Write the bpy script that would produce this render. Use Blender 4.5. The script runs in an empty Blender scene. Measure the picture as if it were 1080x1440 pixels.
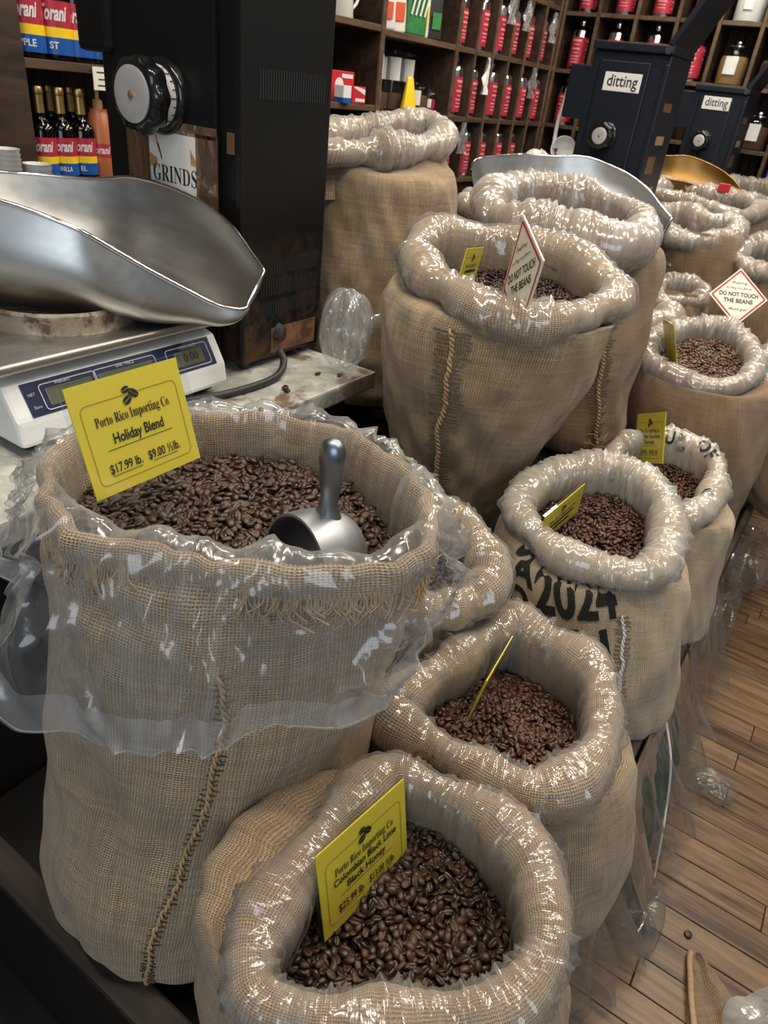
import bpy, bmesh, math, random
import numpy as np
from mathutils import Vector, Matrix
random.seed(7)
rng = np.random.default_rng(11)
SC = bpy.context.scene
COL = SC.collection
PI = math.pi
D2R = PI / 180

# ------------------------------------------------------------------ camera
cam_d = bpy.data.cameras.new('camera')
cam = bpy.data.objects.new('camera', cam_d)
COL.objects.link(cam)
cam_d.sensor_width = 36.0
cam_d.lens = 24.75
cam_d.clip_start = 0.02
cam_d.clip_end = 60
cam.matrix_world = Matrix(((0.8205914, -0.36685263, 0.43823384, 0.0),
                           (0.56191753, 0.37795026, -0.73580044, 0.0),
                           (0.10429973, 0.85004279, 0.51628366, 1.55),
                           (0, 0, 0, 1)))
cam_d.dof.use_dof = True
cam_d.dof.focus_distance = 0.98
cam_d.dof.aperture_fstop = 12.0
SC.camera = cam

# ------------------------------------------------------------------ world, lights, exposure
SC.unit_settings.scale_length = 0.72      # the shop is built a little over life size in scene units
SC.view_settings.view_transform = 'Standard'
SC.view_settings.look = 'None'
SC.view_settings.gamma = 1.0
SC.view_settings.use_curve_mapping = False
SC.view_settings.exposure = 0.0
SC.cycles.use_denoising = True
SC.cycles.transparent_max_bounces = 24
SC.cycles.max_bounces = 7
SC.cycles.sample_clamp_indirect = 6.0
W = bpy.data.worlds.new('world')
SC.world = W
W.use_nodes = True
W.node_tree.nodes['Background'].inputs[0].default_value = (0.80, 0.88, 1.0, 1)
W.node_tree.nodes['Background'].inputs[1].default_value = 0.19

def area(name, loc, target, sx, sy, power, color):
    l = bpy.data.lights.new(name, 'AREA')
    l.shape = 'RECTANGLE'
    l.size, l.size_y = sx, sy
    l.energy = power
    l.color = color
    o = bpy.data.objects.new(name, l)
    COL.objects.link(o)
    o.location = loc
    o.rotation_euler = (Vector(target) - Vector(loc)).to_track_quat('-Z', 'Y').to_euler()
    return o

# ceiling tubes over the aisle and the counter, shop window behind the photographer
WARM = (1.0, 0.90, 0.76)
for lx, ly, e in ((-1.05, 0.15, 14), (-.35, .55, 15), (.55, .9, 14), (-1.2, 1.6, 15), (.35, 1.9, 16), (-.55, 2.5, 17), (.6, 3.0, 17), (-1.3, 3.4, 18), (-.2, 3.9, 22), (-1.1, 4.5, 22)):
    area('ceiling_lamp', (lx, ly, 3.1), (lx, ly, 0), .55, .14, e*1.08, WARM)
area('shop_window', (1.3, -2.6, 2.2), (-0.6, 1.2, 0.9), 2.4, 2.0, 50, (0.80, 0.90, 1.0))

# ------------------------------------------------------------------ node helper
def new_mat(name):
    m = bpy.data.materials.new(name)
    m.use_nodes = True
    nt = m.node_tree
    for n in list(nt.nodes):
        nt.nodes.remove(n)
    out = nt.nodes.new('ShaderNodeOutputMaterial')
    return m, NT(nt), out

class NT:
    def __init__(s, nt): s.nt = nt
    def link(s, a, b): s.nt.links.new(a, b)
    def put(s, sock, v):
        if v is None: return
        if hasattr(v, 'is_linked') or isinstance(v, bpy.types.NodeSocket): s.link(v, sock)
        elif isinstance(v, (tuple, list)) and len(v) == 3 and sock.type == 'RGBA': sock.default_value = (*v, 1)
        else: sock.default_value = v
    def node(s, t, **kw):
        n = s.nt.nodes.new(t)
        for k, v in kw.items(): setattr(n, k, v)
        return n
    def m(s, op, a, b=None, c=None, clamp=False):
        n = s.node('ShaderNodeMath', operation=op, use_clamp=clamp)
        for i, v in enumerate((a, b, c)): s.put(n.inputs[i], v)
        return n.outputs[0]
    def uv(s): return s.node('ShaderNodeUVMap').outputs[0]
    def obj(s): return s.node('ShaderNodeTexCoord').outputs['Object']
    def scale(s, v, k):
        n = s.node('ShaderNodeMapping'); s.put(n.inputs[0], v); n.inputs[3].default_value = k if isinstance(k, tuple) else (k,)*3
        return n.outputs[0]
    def noise(s, v, sc, det=2.0, rough=.5, dist=0.0, col=False):
        n = s.node('ShaderNodeTexNoise'); s.put(n.inputs['Vector'], v)
        n.inputs['Scale'].default_value = sc; n.inputs['Detail'].default_value = det
        n.inputs['Roughness'].default_value = rough; n.inputs['Distortion'].default_value = dist
        return n.outputs[1 if col else 0]
    def ramp(s, f, stops, interp='LINEAR'):
        n = s.node('ShaderNodeValToRGB'); s.put(n.inputs[0], f)
        cr = n.color_ramp; cr.interpolation = interp
        while len(cr.elements) < len(stops): cr.elements.new(0.5)
        for e, (p, c) in zip(cr.elements, stops):
            e.position = p
            e.color = (c, c, c, 1) if not isinstance(c, (tuple, list)) else (*c, 1)
        return n.outputs[0]
    def mix(s, f, a, b, mode='MIX'):
        n = s.node('ShaderNodeMix', data_type='RGBA', blend_type=mode)
        s.put(n.inputs[0], f); s.put(n.inputs[6], a); s.put(n.inputs[7], b)
        return n.outputs[2]
    def bump(s, h, strength=.5, dist=.002, normal=None):
        n = s.node('ShaderNodeBump'); s.put(n.inputs['Height'], h)
        n.inputs['Strength'].default_value = strength; n.inputs['Distance'].default_value = dist
        if normal is not None: s.put(n.inputs['Normal'], normal)
        return n.outputs[0]
    def bsdf(s, color=None, rough=.5, metal=0.0, spec=.5, normal=None, **kw):
        n = s.node('ShaderNodeBsdfPrincipled')
        s.put(n.inputs['Base Color'], color); s.put(n.inputs['Roughness'], rough)
        s.put(n.inputs['Metallic'], metal); n.inputs['Specular IOR Level'].default_value = spec
        if normal is not None: s.put(n.inputs['Normal'], normal)
        for k, v in kw.items(): s.put(n.inputs[k.replace('_', ' ')], v)
        return n.outputs[0]

def plain(name, col, rough=.5, metal=0.0, spec=.5, var=0.0, vs=30, bump=0.0):
    m, t, out = new_mat(name)
    c = col; nrm = None
    if var or bump:
        nz = t.noise(t.obj(), vs, 4)
        if var:
            c = t.mix(nz, tuple(max(0, x*(1-var)) for x in col), tuple(min(1, x*(1+var)) for x in col))
        if bump: nrm = t.bump(nz, bump, .002)
    t.link(t.bsdf(c, rough, metal, spec, nrm), out.inputs[0])
    return m

def burlap(name, ca, cb, pitch=.0046, hole=(.05, .032, .018), amt=1.0):
    m, t, out = new_mat(name)
    uv = t.uv()
    wob = t.noise(uv, 9, 2, col=True)
    w2 = t.node('ShaderNodeVectorMath', operation='MULTIPLY_ADD')
    t.put(w2.inputs[0], wob); w2.inputs[1].default_value = (.012, .012, 0); t.put(w2.inputs[2], uv)
    fine = t.noise(uv, 160, 1, col=True)
    w3 = t.node('ShaderNodeVectorMath', operation='MULTIPLY_ADD')
    t.put(w3.inputs[0], fine); w3.inputs[1].default_value = (.0022, .0022, 0); t.put(w3.inputs[2], w2.outputs[0])
    sep = t.node('ShaderNodeSeparateXYZ'); t.put(sep.inputs[0], w3.outputs[0])
    a = t.m('DIVIDE', sep.outputs[0], pitch); b = t.m('DIVIDE', sep.outputs[1], pitch*.86)
    fa = t.m('FRACT', a); fb = t.m('FRACT', b); ia = t.m('FLOOR', a); ib = t.m('FLOOR', b)
    pa = t.m('SINE', t.m('MULTIPLY', fa, PI)); pb = t.m('SINE', t.m('MULTIPLY', fb, PI))
    sa = t.m('SUBTRACT', t.m('MULTIPLY', t.m('MODULO', t.m('ABSOLUTE', ia), 2.0), 2.0), 1.0)
    sb = t.m('SUBTRACT', t.m('MULTIPLY', t.m('MODULO', t.m('ABSOLUTE', ib), 2.0), 2.0), 1.0)
    ca_ = t.m('MULTIPLY', t.m('SINE', t.m('MULTIPLY', b, PI)), sa)
    cb_ = t.m('MULTIPLY', t.m('SINE', t.m('MULTIPLY', a, PI)), t.m('MULTIPLY', sb, -1.0))
    # loose and tight bands: thread cover varies along v
    band = t.noise(t.scale(uv, (1.2, 26, 1)), 1.0, 2)
    cov = t.ramp(band, [(.30, .30), (.62, 0.0)])
    ha = t.m('ADD', pa, t.m('MULTIPLY', ca_, .38)); hb = t.m('ADD', pb, t.m('MULTIPLY', cb_, .38))
    wa = t.node('ShaderNodeTexWhiteNoise', noise_dimensions='1D'); t.put(wa.inputs['W'], ia)
    wb = t.node('ShaderNodeTexWhiteNoise', noise_dimensions='1D'); t.put(wb.inputs['W'], t.m('ADD', ib, .37))
    ha = t.m('SUBTRACT', ha, t.m('MULTIPLY', wa.outputs[0], .42)); hb = t.m('SUBTRACT', hb, t.m('MULTIPLY', wb.outputs[0], .34))
    h = t.m('MAXIMUM', t.m('SUBTRACT', ha, t.m('MULTIPLY', cov, .5)), hb)
    mask = t.ramp(h, [(.28, 0.0), (.66, 1.0)])
    # thread tone: streaks along each thread direction
    na = t.noise(t.scale(w2.outputs[0], (1/pitch*.5, 9, 1)), 1.0, 3)
    nb = t.noise(t.scale(w2.outputs[0], (9, 1/pitch*.5, 1)), 1.0, 3)
    tone = t.m('ADD', t.m('ADD', t.m('MULTIPLY', na, .5), t.m('MULTIPLY', nb, .5)), t.m('MULTIPLY', t.m('SUBTRACT', t.m('ADD', wa.outputs[0], wb.outputs[0]), 1.0), .10))
    big = t.noise(uv, 5, 3)
    tone = t.ramp(t.m('ADD', t.m('MULTIPLY', tone, .75), t.m('MULTIPLY', big, .25)), [(.36, 0.0), (.64, 1.0)])
    thread = t.mix(tone, ca, cb)
    col = t.mix(t.m('SUBTRACT', 1.0, t.m('MULTIPLY', t.m('SUBTRACT', 1.0, mask), amt)), hole, thread)
    n = t.bump(h, .75, .0022)
    t.link(t.bsdf(col, .92, 0, .12, n, Sheen_Weight=.25, Sheen_Roughness=.6), out.inputs[0])
    return m

def film(name, haze=.07, scale=1.0, strength=.45, gloss=.07, tint=(.97, .97, .97), hazecol=(.75, .76, .77), bdist=.006):
    m, t, out = new_mat(name)
    uv = t.uv()
    wob = t.node('ShaderNodeVectorMath', operation='MULTIPLY_ADD')
    t.put(wob.inputs[0], t.noise(uv, 16*scale, 2, col=True)); wob.inputs[1].default_value = (.03/scale, .03/scale, 0); t.put(wob.inputs[2], uv)
    v = t.scale(wob.outputs[0], (scale, scale*.62, 1))
    def facets(sc, slope):
        vo = t.node('ShaderNodeTexVoronoi', feature='F1'); t.put(vo.inputs['Vector'], v); vo.inputs['Scale'].default_value = sc
        d = t.node('ShaderNodeVectorMath', operation='SUBTRACT'); t.put(d.inputs[0], t.scale(v, sc)); t.put(d.inputs[1], t.scale(vo.outputs['Position'], sc))
        c = t.node('ShaderNodeVectorMath', operation='SUBTRACT'); t.put(c.inputs[0], vo.outputs['Color']); c.inputs[1].default_value = (.5, .5, .5)
        dt = t.node('ShaderNodeVectorMath', operation='DOT_PRODUCT'); t.put(dt.inputs[0], d.outputs[0]); t.put(dt.inputs[1], c.outputs[0])
        return t.m('MULTIPLY', dt.outputs['Value'], slope/sc), vo.outputs['Distance']
    h1, d1 = facets(9, .95); h2, d2 = facets(25, .40)
    nz = t.m('MULTIPLY', t.noise(v, 22, 1, .5, .8), .014)
    h = t.m('ADD', t.m('ADD', h1, h2), nz)
    n = t.bump(h, strength, 1.0)
    crease = t.ramp(t.noise(t.scale(v, (3.2, .7, 1)), 9, 3, .6, 1.2), [(.48, 0.0), (.70, 1.0)])
    lw = t.node('ShaderNodeLayerWeight'); lw.inputs[0].default_value = .5; t.put(lw.inputs[1], n)
    fac = t.m('ADD', gloss, t.m('MULTIPLY', t.m('POWER', lw.outputs['Facing'], 3.0), .38), clamp=True)
    gl = t.node('ShaderNodeBsdfGlossy'); gl.inputs['Roughness'].default_value = .16; t.put(gl.inputs['Normal'], n)
    gl.inputs['Color'].default_value = (1, 1, 1, 1)
    tr = t.node('ShaderNodeBsdfTransparent'); tr.inputs[0].default_value = (*tint, 1)
    df = t.node('ShaderNodeBsdfDiffuse'); df.inputs[0].default_value = (*hazecol, 1); t.put(df.inputs['Normal'], n)
    tl = t.node('ShaderNodeBsdfTranslucent'); tl.inputs[0].default_value = (*hazecol, 1)
    a1 = t.node('ShaderNodeMixShader'); a1.inputs[0].default_value = .45
    t.link(df.outputs[0], a1.inputs[1]); t.link(tl.outputs[0], a1.inputs[2])
    cr = t.m('ADD', t.m('ADD', haze, t.m('MULTIPLY', crease, haze*2.0)), t.m('MULTIPLY', t.m('POWER', lw.outputs['Facing'], 2.0), haze*1.6), clamp=True)
    a2 = t.node('ShaderNodeMixShader'); t.put(a2.inputs[0], cr)
    t.link(tr.outputs[0], a2.inputs[1]); t.link(a1.outputs[0], a2.inputs[2])
    a3 = t.node('ShaderNodeMixShader'); t.put(a3.inputs[0], fac)
    t.link(a2.outputs[0], a3.inputs[1]); t.link(gl.outputs[0], a3.inputs[2])
    t.link(a3.outputs[0], out.inputs[0])
    return m

def clear(name, tint=(.95, .96, .96), gloss=.045, haze=.0, rough=.04):
    m, t, out = new_mat(name)
    lw = t.node('ShaderNodeLayerWeight'); lw.inputs[0].default_value = .5
    fac = t.m('ADD', gloss, t.m('MULTIPLY', t.m('POWER', lw.outputs['Facing'], 4.0), .6), clamp=True)
    gl = t.node('ShaderNodeBsdfGlossy'); gl.inputs['Roughness'].default_value = rough
    tr = t.node('ShaderNodeBsdfTransparent'); tr.inputs[0].default_value = (*tint, 1)
    a3 = t.node('ShaderNodeMixShader'); t.put(a3.inputs[0], fac)
    t.link(tr.outputs[0], a3.inputs[1]); t.link(gl.outputs[0], a3.inputs[2])
    t.link(a3.outputs[0], out.inputs[0])
    return m

def bean_mat(name, dark, light):
    m, t, out = new_mat(name)
    g = t.node('ShaderNodeNewGeometry'); oi = t.node('ShaderNodeObjectInfo')
    r = t.m('FRACT', t.m('ADD', g.outputs['Random Per Island'], oi.outputs['Random']))
    nz = t.noise(t.obj(), 140, 3)
    f = t.m('ADD', t.m('MULTIPLY', t.m('POWER', r, 1.6), .75), t.m('MULTIPLY', nz, .35))
    c = t.mix(f, dark, light)
    t.link(t.bsdf(c, t.m('ADD', .30, t.m('MULTIPLY', r, .22)), 0, .5, t.bump(nz, .15, .0008)), out.inputs[0])
    return m

def wood(name, c1, c2, scale=(3, 40, 40), rough=.55, bump=.25, axis=None):
    m, t, out = new_mat(name)
    oi = t.node('ShaderNodeObjectInfo')
    off = t.node('ShaderNodeVectorMath', operation='ADD')
    cmb = t.node('ShaderNodeCombineXYZ')
    r9 = t.m('MULTIPLY', oi.outputs['Random'], 37.0)
    for i in range(3): t.put(cmb.inputs[i], r9)
    t.put(off.inputs[0], t.obj()); t.put(off.inputs[1], cmb.outputs[0])
    v = t.scale(off.outputs[0], scale)
    n1 = t.noise(v, 1.0, 5, .6, .6)
    n2 = t.noise(t.scale(off.outputs[0], tuple(x*.22 for x in scale)), 1.0, 2, .5, 1.5)
    f = t.m('ADD', t.m('MULTIPLY', n1, .65), t.m('MULTIPLY', n2, .35))
    f2 = t.m('ADD', t.ramp(f, [(.34, 0.0), (.66, 1.0)]), t.m('MULTIPLY', t.m('SUBTRACT', oi.outputs['Random'], .5), .5), clamp=True)
    c = t.mix(f2, c1, c2)
    t.link(t.bsdf(c, rough, 0, .4, t.bump(n1, bump, .002)), out.inputs[0])
    return m

def metal(name, col, rough=.3, streak=(4, 60, 60), amt=.12, spots=0.0):
    m, t, out = new_mat(name)
    n1 = t.noise(t.scale(t.obj(), streak), 1.0, 4)
    n2 = t.noise(t.obj(), 6, 3)
    r = t.m('ADD', rough - amt*.5, t.m('MULTIPLY', t.m('ADD', t.m('MULTIPLY', n1, .5), t.m('MULTIPLY', n2, .5)), amt*2))
    c = t.mix(n2, tuple(x*.86 for x in col), col)
    t.link(t.bsdf(c, r, 1.0, .5, t.bump(n1, .06, .001)), out.inputs[0])
    return m

def marble(name):
    m, t, out = new_mat(name)
    n = t.noise(t.obj(), 4.0, 8, .65, 1.6)
    r = t.m('ABSOLUTE', t.m('SUBTRACT', n, .5))
    c = t.ramp(r, [(.0, (.38, .39, .36)), (.05, (.50, .50, .45)), (.16, (.60, .59, .53))])
    st = t.noise(t.obj(), 5.5, 5, .6, .6)
    stain = t.ramp(st, [(.47, 0.0), (.56, 1.0)])
    sep = t.node('ShaderNodeSeparateXYZ'); t.put(sep.inputs[0], t.obj())
    near = t.ramp(sep.outputs[1], [(.14, 0.0), (.22, 1.0)])      # coffee grime lies around the grinder foot
    f = t.m('MULTIPLY', t.m('MULTIPLY', stain, near), .85)
    c = t.mix(f, c, (.12, .055, .025))
    t.link(t.bsdf(c, .3, 0, .5), out.inputs[0])
    return m

def rusty(name, base, rust, lo=.45, hi=.62, metalv=.6, rough=.5, sc=11):
    m, t, out = new_mat(name)
    n = t.noise(t.obj(), sc, 6, .62, .4)
    f = t.ramp(n, [(lo, 0.0), (hi, 1.0)])
    c = t.mix(f, base, rust)
    t.link(t.bsdf(c, t.m('ADD', rough-.15, t.m('MULTIPLY', f, .35)), t.m('MULTIPLY', t.m('SUBTRACT', 1.0, f), metalv), .5, t.bump(n, .15, .002)), out.inputs[0])
    return m

M = {}
M['burlap'] = burlap('burlap', (.29, .20, .11), (.55, .40, .24), pitch=.0040, hole=(.05, .034, .019))
M['burlap_warm'] = burlap('burlap_warm', (.27, .18, .10), (.51, .36, .215), pitch=.0036, hole=(.06, .04, .023))
M['burlap_pale'] = burlap('burlap_pale', (.44, .33, .205), (.66, .52, .35), pitch=.0036, hole=(.10, .07, .045))
M['burlap_brown'] = burlap('burlap_brown', (.24, .15, .08), (.40, .265, .145), pitch=.0036, hole=(.06, .04, .023))
M['rope'] = plain('rope', (.42, .29, .16), .9, 0, .1, .4, 120, .5)
M['thread_dark'] = plain('thread_dark', (.13, .095, .06), .9, 0, .1, .5, 200)
M['thread_white'] = plain('thread_white', (.72, .70, .66), .8, 0, .2, .2, 200)
M['film'] = film('clear_film', .075, 1.0, .5, .075)
M['film_milky'] = film('milky_film', .20, .8, .5, .075, hazecol=(.80, .79, .76))
M['film_skirt'] = film('skirt_film', .095, .6, .55, .065, hazecol=(.72, .74, .76), bdist=.008)
M['film_hem'] = film('hem_film', .16, .6, .4, .06, hazecol=(.72, .74, .76))
M['film_floor'] = film('dull_film', .085, 1.2, .5, .06, tint=(.93, .92, .91), hazecol=(.5, .48, .46))
M['film_bag'] = film('bag_film', .13, 1.6, .6, .08)
M['bean'] = bean_mat('roasted_bean', (.014, .0075, .005), (.082, .038, .020))
M['bean_dark'] = bean_mat('dark_roasted_bean', (.014, .0065, .0042), (.065, .027, .014))
M['bean_pale'] = bean_mat('pale_roasted_bean', (.06, .032, .02), (.23, .135, .09))
M['bean_red'] = bean_mat('red_brown_bean', (.018, .0075, .0042), (.115, .042, .019))
M['yellow'] = plain('yellow_card', (.70, .565, .055), .38, 0, .4)
M['ink'] = plain('black_ink', (.014, .013, .012), .6)
M['ink_faded'] = plain('faded_black_ink', (.028, .026, .024), .9, 0, .1, .8, 240)
M['green_ink'] = plain('green_print', (.012, .055, .042), .9, 0, .1, .5, 150)
M['frame_ink'] = plain('olive_line', (.40, .30, .02), .5)
M['sleeve'] = clear('clear_sleeve', (.95, .96, .96), .035)
M['paper'] = plain('paper', (.72, .70, .66), .6, 0, .3, .06, 20)
M['cream'] = plain('cream_paper', (.78, .74, .63), .45, 0, .4)
M['red'] = plain('red_print', (.50, .02, .035), .45, 0, .4, .15, 40)
M['steel'] = metal('brushed_steel', (.50, .50, .49), .30, (5, 60, 60), .14)
M['plate'] = metal('scuffed_steel_plate', (.44, .42, .39), .32, (60, 5, 60), .2)
M['aluminium'] = metal('cast_aluminium', (.42, .44, .47), .42, (30, 30, 30), .1)
M['handle'] = metal('handle_grey', (.27, .30, .35), .34, (30, 30, 30), .1)
M['dialcap'] = plain('dial_cap_grey', (.46, .46, .46), .35, .3, .5)
M['brass'] = metal('brass', (.30, .17, .05), .30, (20, 20, 20), .12)
M['chrome'] = metal('chrome', (.75, .75, .76), .12, (10, 10, 10), .06)
M['collar'] = rusty('rusty_collar', (.62, .54, .42), (.11, .06, .032), .47, .60, .8, .4, 14)
M['black'] = plain('black_enamel', (.004, .0045, .0055), .42, 0, .35, .3, 25)
M['blackblue'] = plain('blue_black_enamel', (.0065, .010, .017), .38, 0, .4, .2, 25)
def dusted(name):
    # black enamel, brown with coffee dust and rust down at its foot
    m, t, out = new_mat(name)
    n = t.noise(t.obj(), 14, 6, .62, .4)
    sep = t.node('ShaderNodeSeparateXYZ'); t.put(sep.inputs[0], t.obj())
    low = t.ramp(sep.outputs[2], [(.05, 1.0), (.32, 0.0)])
    f = t.m('MULTIPLY', t.ramp(n, [(.42, 0.0), (.62, 1.0)]), low)
    c = t.mix(f, (.0045, .0042, .0042), (.075, .034, .016))
    t.link(t.bsdf(c, t.m('ADD', .46, t.m('MULTIPLY', f, .3)), 0, .3), out.inputs[0])
    return m
M['rustblack'] = dusted('coffee_dusted_black')
M['vent'] = plain('vent_dark', (.003, .003, .003), .8)
M['plasticblack'] = plain('black_plastic', (.008, .008, .009), .16, 0, .6)
M['white'] = plain('white_plastic', (.72, .73, .72), .4, 0, .5, .06, 9)
M['navy'] = plain('navy_panel', (.012, .017, .06), .25, 0, .5)
M['lcd'] = plain('lcd_glass', (.10, .105, .06), .18, 0, .6)
M['silver_line'] = plain('silver_line', (.5, .5, .52), .4)
M['dkgrey'] = plain('dark_grey', (.03, .03, .032), .5, 0, .4, .2, 20)
M['marble'] = marble('veined_marble')
M['wood_dark'] = wood('dark_shelf_wood', (.016, .0085, .0052), (.062, .035, .021), (30, 4, 30), .55)
M['wood_edge'] = wood('worn_shelf_edge', (.045, .026, .016), (.13, .080, .046), (30, 4, 30), .5)
M['wood_back'] = wood('back_board_wood', (.022, .011, .007), (.07, .037, .021), (40, 40, 3), .6)
M['wood_ledge'] = wood('ledge_wood', (.020, .013, .010), (.065, .045, .034), (4, 40, 40), .6)
M['wood_black'] = plain('blackened_wood', (.008, .006, .005), .7, 0, .3, .4, 10)
M['floor'] = wood('floor_board', (.055, .028, .013), (.25, .155, .083), (5, 70, 30), .36, .15)
M['floor_gap'] = plain('floor_gap', (.012, .007, .004), .9)
M['wall'] = plain('wall_paint', (.10, .075, .055), .8, 0, .3, .1, 5)
M['ceiling'] = plain('ceiling_paint', (.55, .52, .47), .9)
M['label_red'] = plain('tin_label_red', (.40, .025, .05), .4, 0, .4, .25, 60)
M['label_white'] = plain('label_white', (.70, .69, .67), .5, 0, .3, .08, 40)
M['label_blue'] = plain('label_blue', (.012, .09, .36), .35, 0, .4)
M['label_yellow'] = plain('label_yellow', (.85, .58, .02), .35, 0, .4)
M['foil'] = metal('gold_foil', (.62, .42, .16), .35, (20, 20, 20), .1)
M['glass'] = clear('jar_glass', (.86, .88, .87), .05)
M['glass_dark'] = clear('syrup_glass', (.30, .26, .24), .05)
M['syrup'] = plain('dark_syrup', (.03, .018, .014), .15, 0, .5)
M['terracotta'] = plain('orange_bottle', (.42, .13, .05), .35, 0, .5, .1, 10)
M['tan'] = plain('tan_granules', (.30, .175, .07), .8, 0, .2, .5, 150, .5)
M['brown'] = plain('brown_contents', (.10, .05, .03), .7, 0, .3, .6, 60, .4)
M['cellophane'] = film('cellophane', .25, 1.5, .6, .09, tint=(.9, .9, .9))
M['tape'] = film('brown_tape', .40, 1.2, .5, .08, tint=(.75, .6, .48), hazecol=(.26, .14, .08))
M['white_bag'] = plain('white_bag', (.62, .58, .52), .45, 0, .5, .12, 25, .4)
M['pitcher'] = plain('white_enamel', (.70, .69, .62), .2, 0, .6)
M['purple'] = plain('purple_paper', (.36, .03, .30), .5)
M['green'] = plain('green_packet', (.05, .22, .07), .4, 0, .4, .5, 40)
M['orange'] = plain('orange_print', (.65, .10, .04), .5)
M['cup'] = plain('milky_cup', (.62, .62, .60), .35, 0, .5)
M['blue'] = plain('blue_cap', (.03, .10, .45), .4)
M['amber'] = plain('amber_tape', (.70, .42, .04), .4)
M['screw'] = plain('brass_screw', (.35, .24, .13), .4, .6)

# ------------------------------------------------------------------ object helpers
def tag(o, label=None, cat=None, group=None, kind=None):
    if label: o['label'] = label
    if cat: o['category'] = cat
    if group: o['group'] = group
    if kind: o['kind'] = kind
    return o

def empty(name, loc, label=None, cat=None, group=None):
    o = bpy.data.objects.new(name, None)
    COL.objects.link(o)
    o.location = loc
    o.empty_display_size = .05
    return tag(o, label, cat, group)

def link(name, me, mat, parent=None):
    for mm in (mat if isinstance(mat, (list, tuple)) else [mat]):
        if mm is not None: me.materials.append(mm)
    o = bpy.data.objects.new(name, me)
    COL.objects.link(o)
    if parent is not None:
        o.parent = parent
        # geometry is given in world space: undo the (translation / rotation) of the chain
        chain = Matrix.Identity(4)
        p = parent
        while p is not None:
            chain = p.matrix_basis @ chain if p.parent is None else p.matrix_basis @ chain
            p = p.parent
        me.transform(chain.inverted())
    return o

def np_mesh(name, V, F, uvs=None, smooth=True, midx=None):
    me = bpy.data.meshes.new(name)
    V = np.asarray(V, dtype=np.float32).reshape(-1, 3)
    if isinstance(F, np.ndarray):
        k = F.shape[1]
        me.vertices.add(len(V)); me.vertices.foreach_set('co', V.ravel())
        me.loops.add(F.size); me.loops.foreach_set('vertex_index', F.astype(np.int32).ravel())
        me.polygons.add(len(F)); me.polygons.foreach_set('loop_start', np.arange(0, F.size, k, dtype=np.int32))
        me.update(calc_edges=True)
    else:
        me.from_pydata(V.tolist(), [], F)
    if uvs is not None:
        ul = me.uv_layers.new(name='UVMap')
        li = np.empty(len(me.loops), dtype=np.int32); me.loops.foreach_get('vertex_index', li)
        if len(uvs) == len(li): arr = np.asarray(uvs, dtype=np.float32)
        else: arr = np.asarray(uvs, dtype=np.float32)[li]
        ul.data.foreach_set('uv', arr.ravel())
    me.polygons.foreach_set('use_smooth', [smooth]*len(me.polygons))
    if midx is not None: me.polygons.foreach_set('material_index', midx)
    me.update()
    return me

def grid(name, P, UV, mat, parent=None, close=False, smooth=True, flip=False):
    """P: rows x cols x 3. close wraps the columns (the first column is repeated with its own u)."""
    if close:
        P = np.concatenate([P, P[:, :1]], axis=1)
    r, c = P.shape[:2]
    i = np.arange(r*c).reshape(r, c)
    F = np.stack([i[:-1, :-1], i[:-1, 1:], i[1:, 1:], i[1:, :-1]], -1).reshape(-1, 4)
    if flip: F = F[:, ::-1]
    me = np_mesh(name, P.reshape(-1, 3), F, UV.reshape(-1, 2) if UV is not None else None, smooth)
    if close:
        bm = bmesh.new(); bm.from_mesh(me)
        bmesh.ops.remove_doubles(bm, verts=bm.verts, dist=1e-6)
        bm.to_mesh(me); bm.free()
        me.polygons.foreach_set('use_smooth', [smooth]*len(me.polygons))
    return link(name, me, mat, parent)

def box_bm(bm, lo, hi, bev=0.0, seg=1, mat=None):
    lo, hi = Vector(lo), Vector(hi)
    mtx = Matrix.Translation((lo+hi)/2) @ Matrix.Diagonal((*(hi-lo), 1))
    g = bmesh.ops.create_cube(bm, size=1, matrix=mtx)
    if bev:
        es = list({e for v in g['verts'] for e in v.link_edges})
        bmesh.ops.bevel(bm, geom=es, offset=bev, segments=seg, affect='EDGES', profile=.6)
    return bm

def bm_obj(name, bm, mat, parent=None, smooth=False, M4=None):
    if M4 is not None: bm.transform(M4)
    bmesh.ops.recalc_face_normals(bm, faces=bm.faces)
    me = bpy.data.meshes.new(name)
    bm.to_mesh(me); bm.free()
    me.polygons.foreach_set('use_smooth', [smooth]*len(me.polygons))
    return link(name, me, mat, parent)

def box(name, lo, hi, mat, parent=None, bev=.0, seg=1, M4=None):
    return bm_obj(name, box_bm(bmesh.new(), lo, hi, bev, seg), mat, parent, False, M4)

def lathe(name, prof, n, mat, parent=None, M4=None, smooth=True, sx=1.0, sy=1.0, cap=True):
    V, F = [], []
    for (r, z) in prof:
        for k in range(n):
            a = 2*PI*k/n
            V.append((r*math.cos(a)*sx, r*math.sin(a)*sy, z))
    for i in range(len(prof)-1):
        for k in range(n):
            F.append((i*n+k, i*n+(k+1) % n, (i+1)*n+(k+1) % n, (i+1)*n+k))
    if cap:
        if prof[0][0] > 1e-6: F.append(tuple(range(n))[::-1])
        if prof[-1][0] > 1e-6: F.append(tuple((len(prof)-1)*n+k for k in range(n)))
    me = bpy.data.meshes.new(name)
    me.from_pydata(V, [], F)
    if M4 is not None: me.transform(M4)
    bm = bmesh.new(); bm.from_mesh(me)
    bmesh.ops.remove_doubles(bm, verts=bm.verts, dist=1e-6)
    bmesh.ops.recalc_face_normals(bm, faces=bm.faces)
    for e in bm.edges:
        if len(e.link_faces) == 2 and e.calc_face_angle(0) > .75: e.smooth = False
    bm.to_mesh(me); bm.free()
    me.polygons.foreach_set('use_smooth', [smooth]*len(me.polygons))
    return link(name, me, mat, parent)

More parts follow.
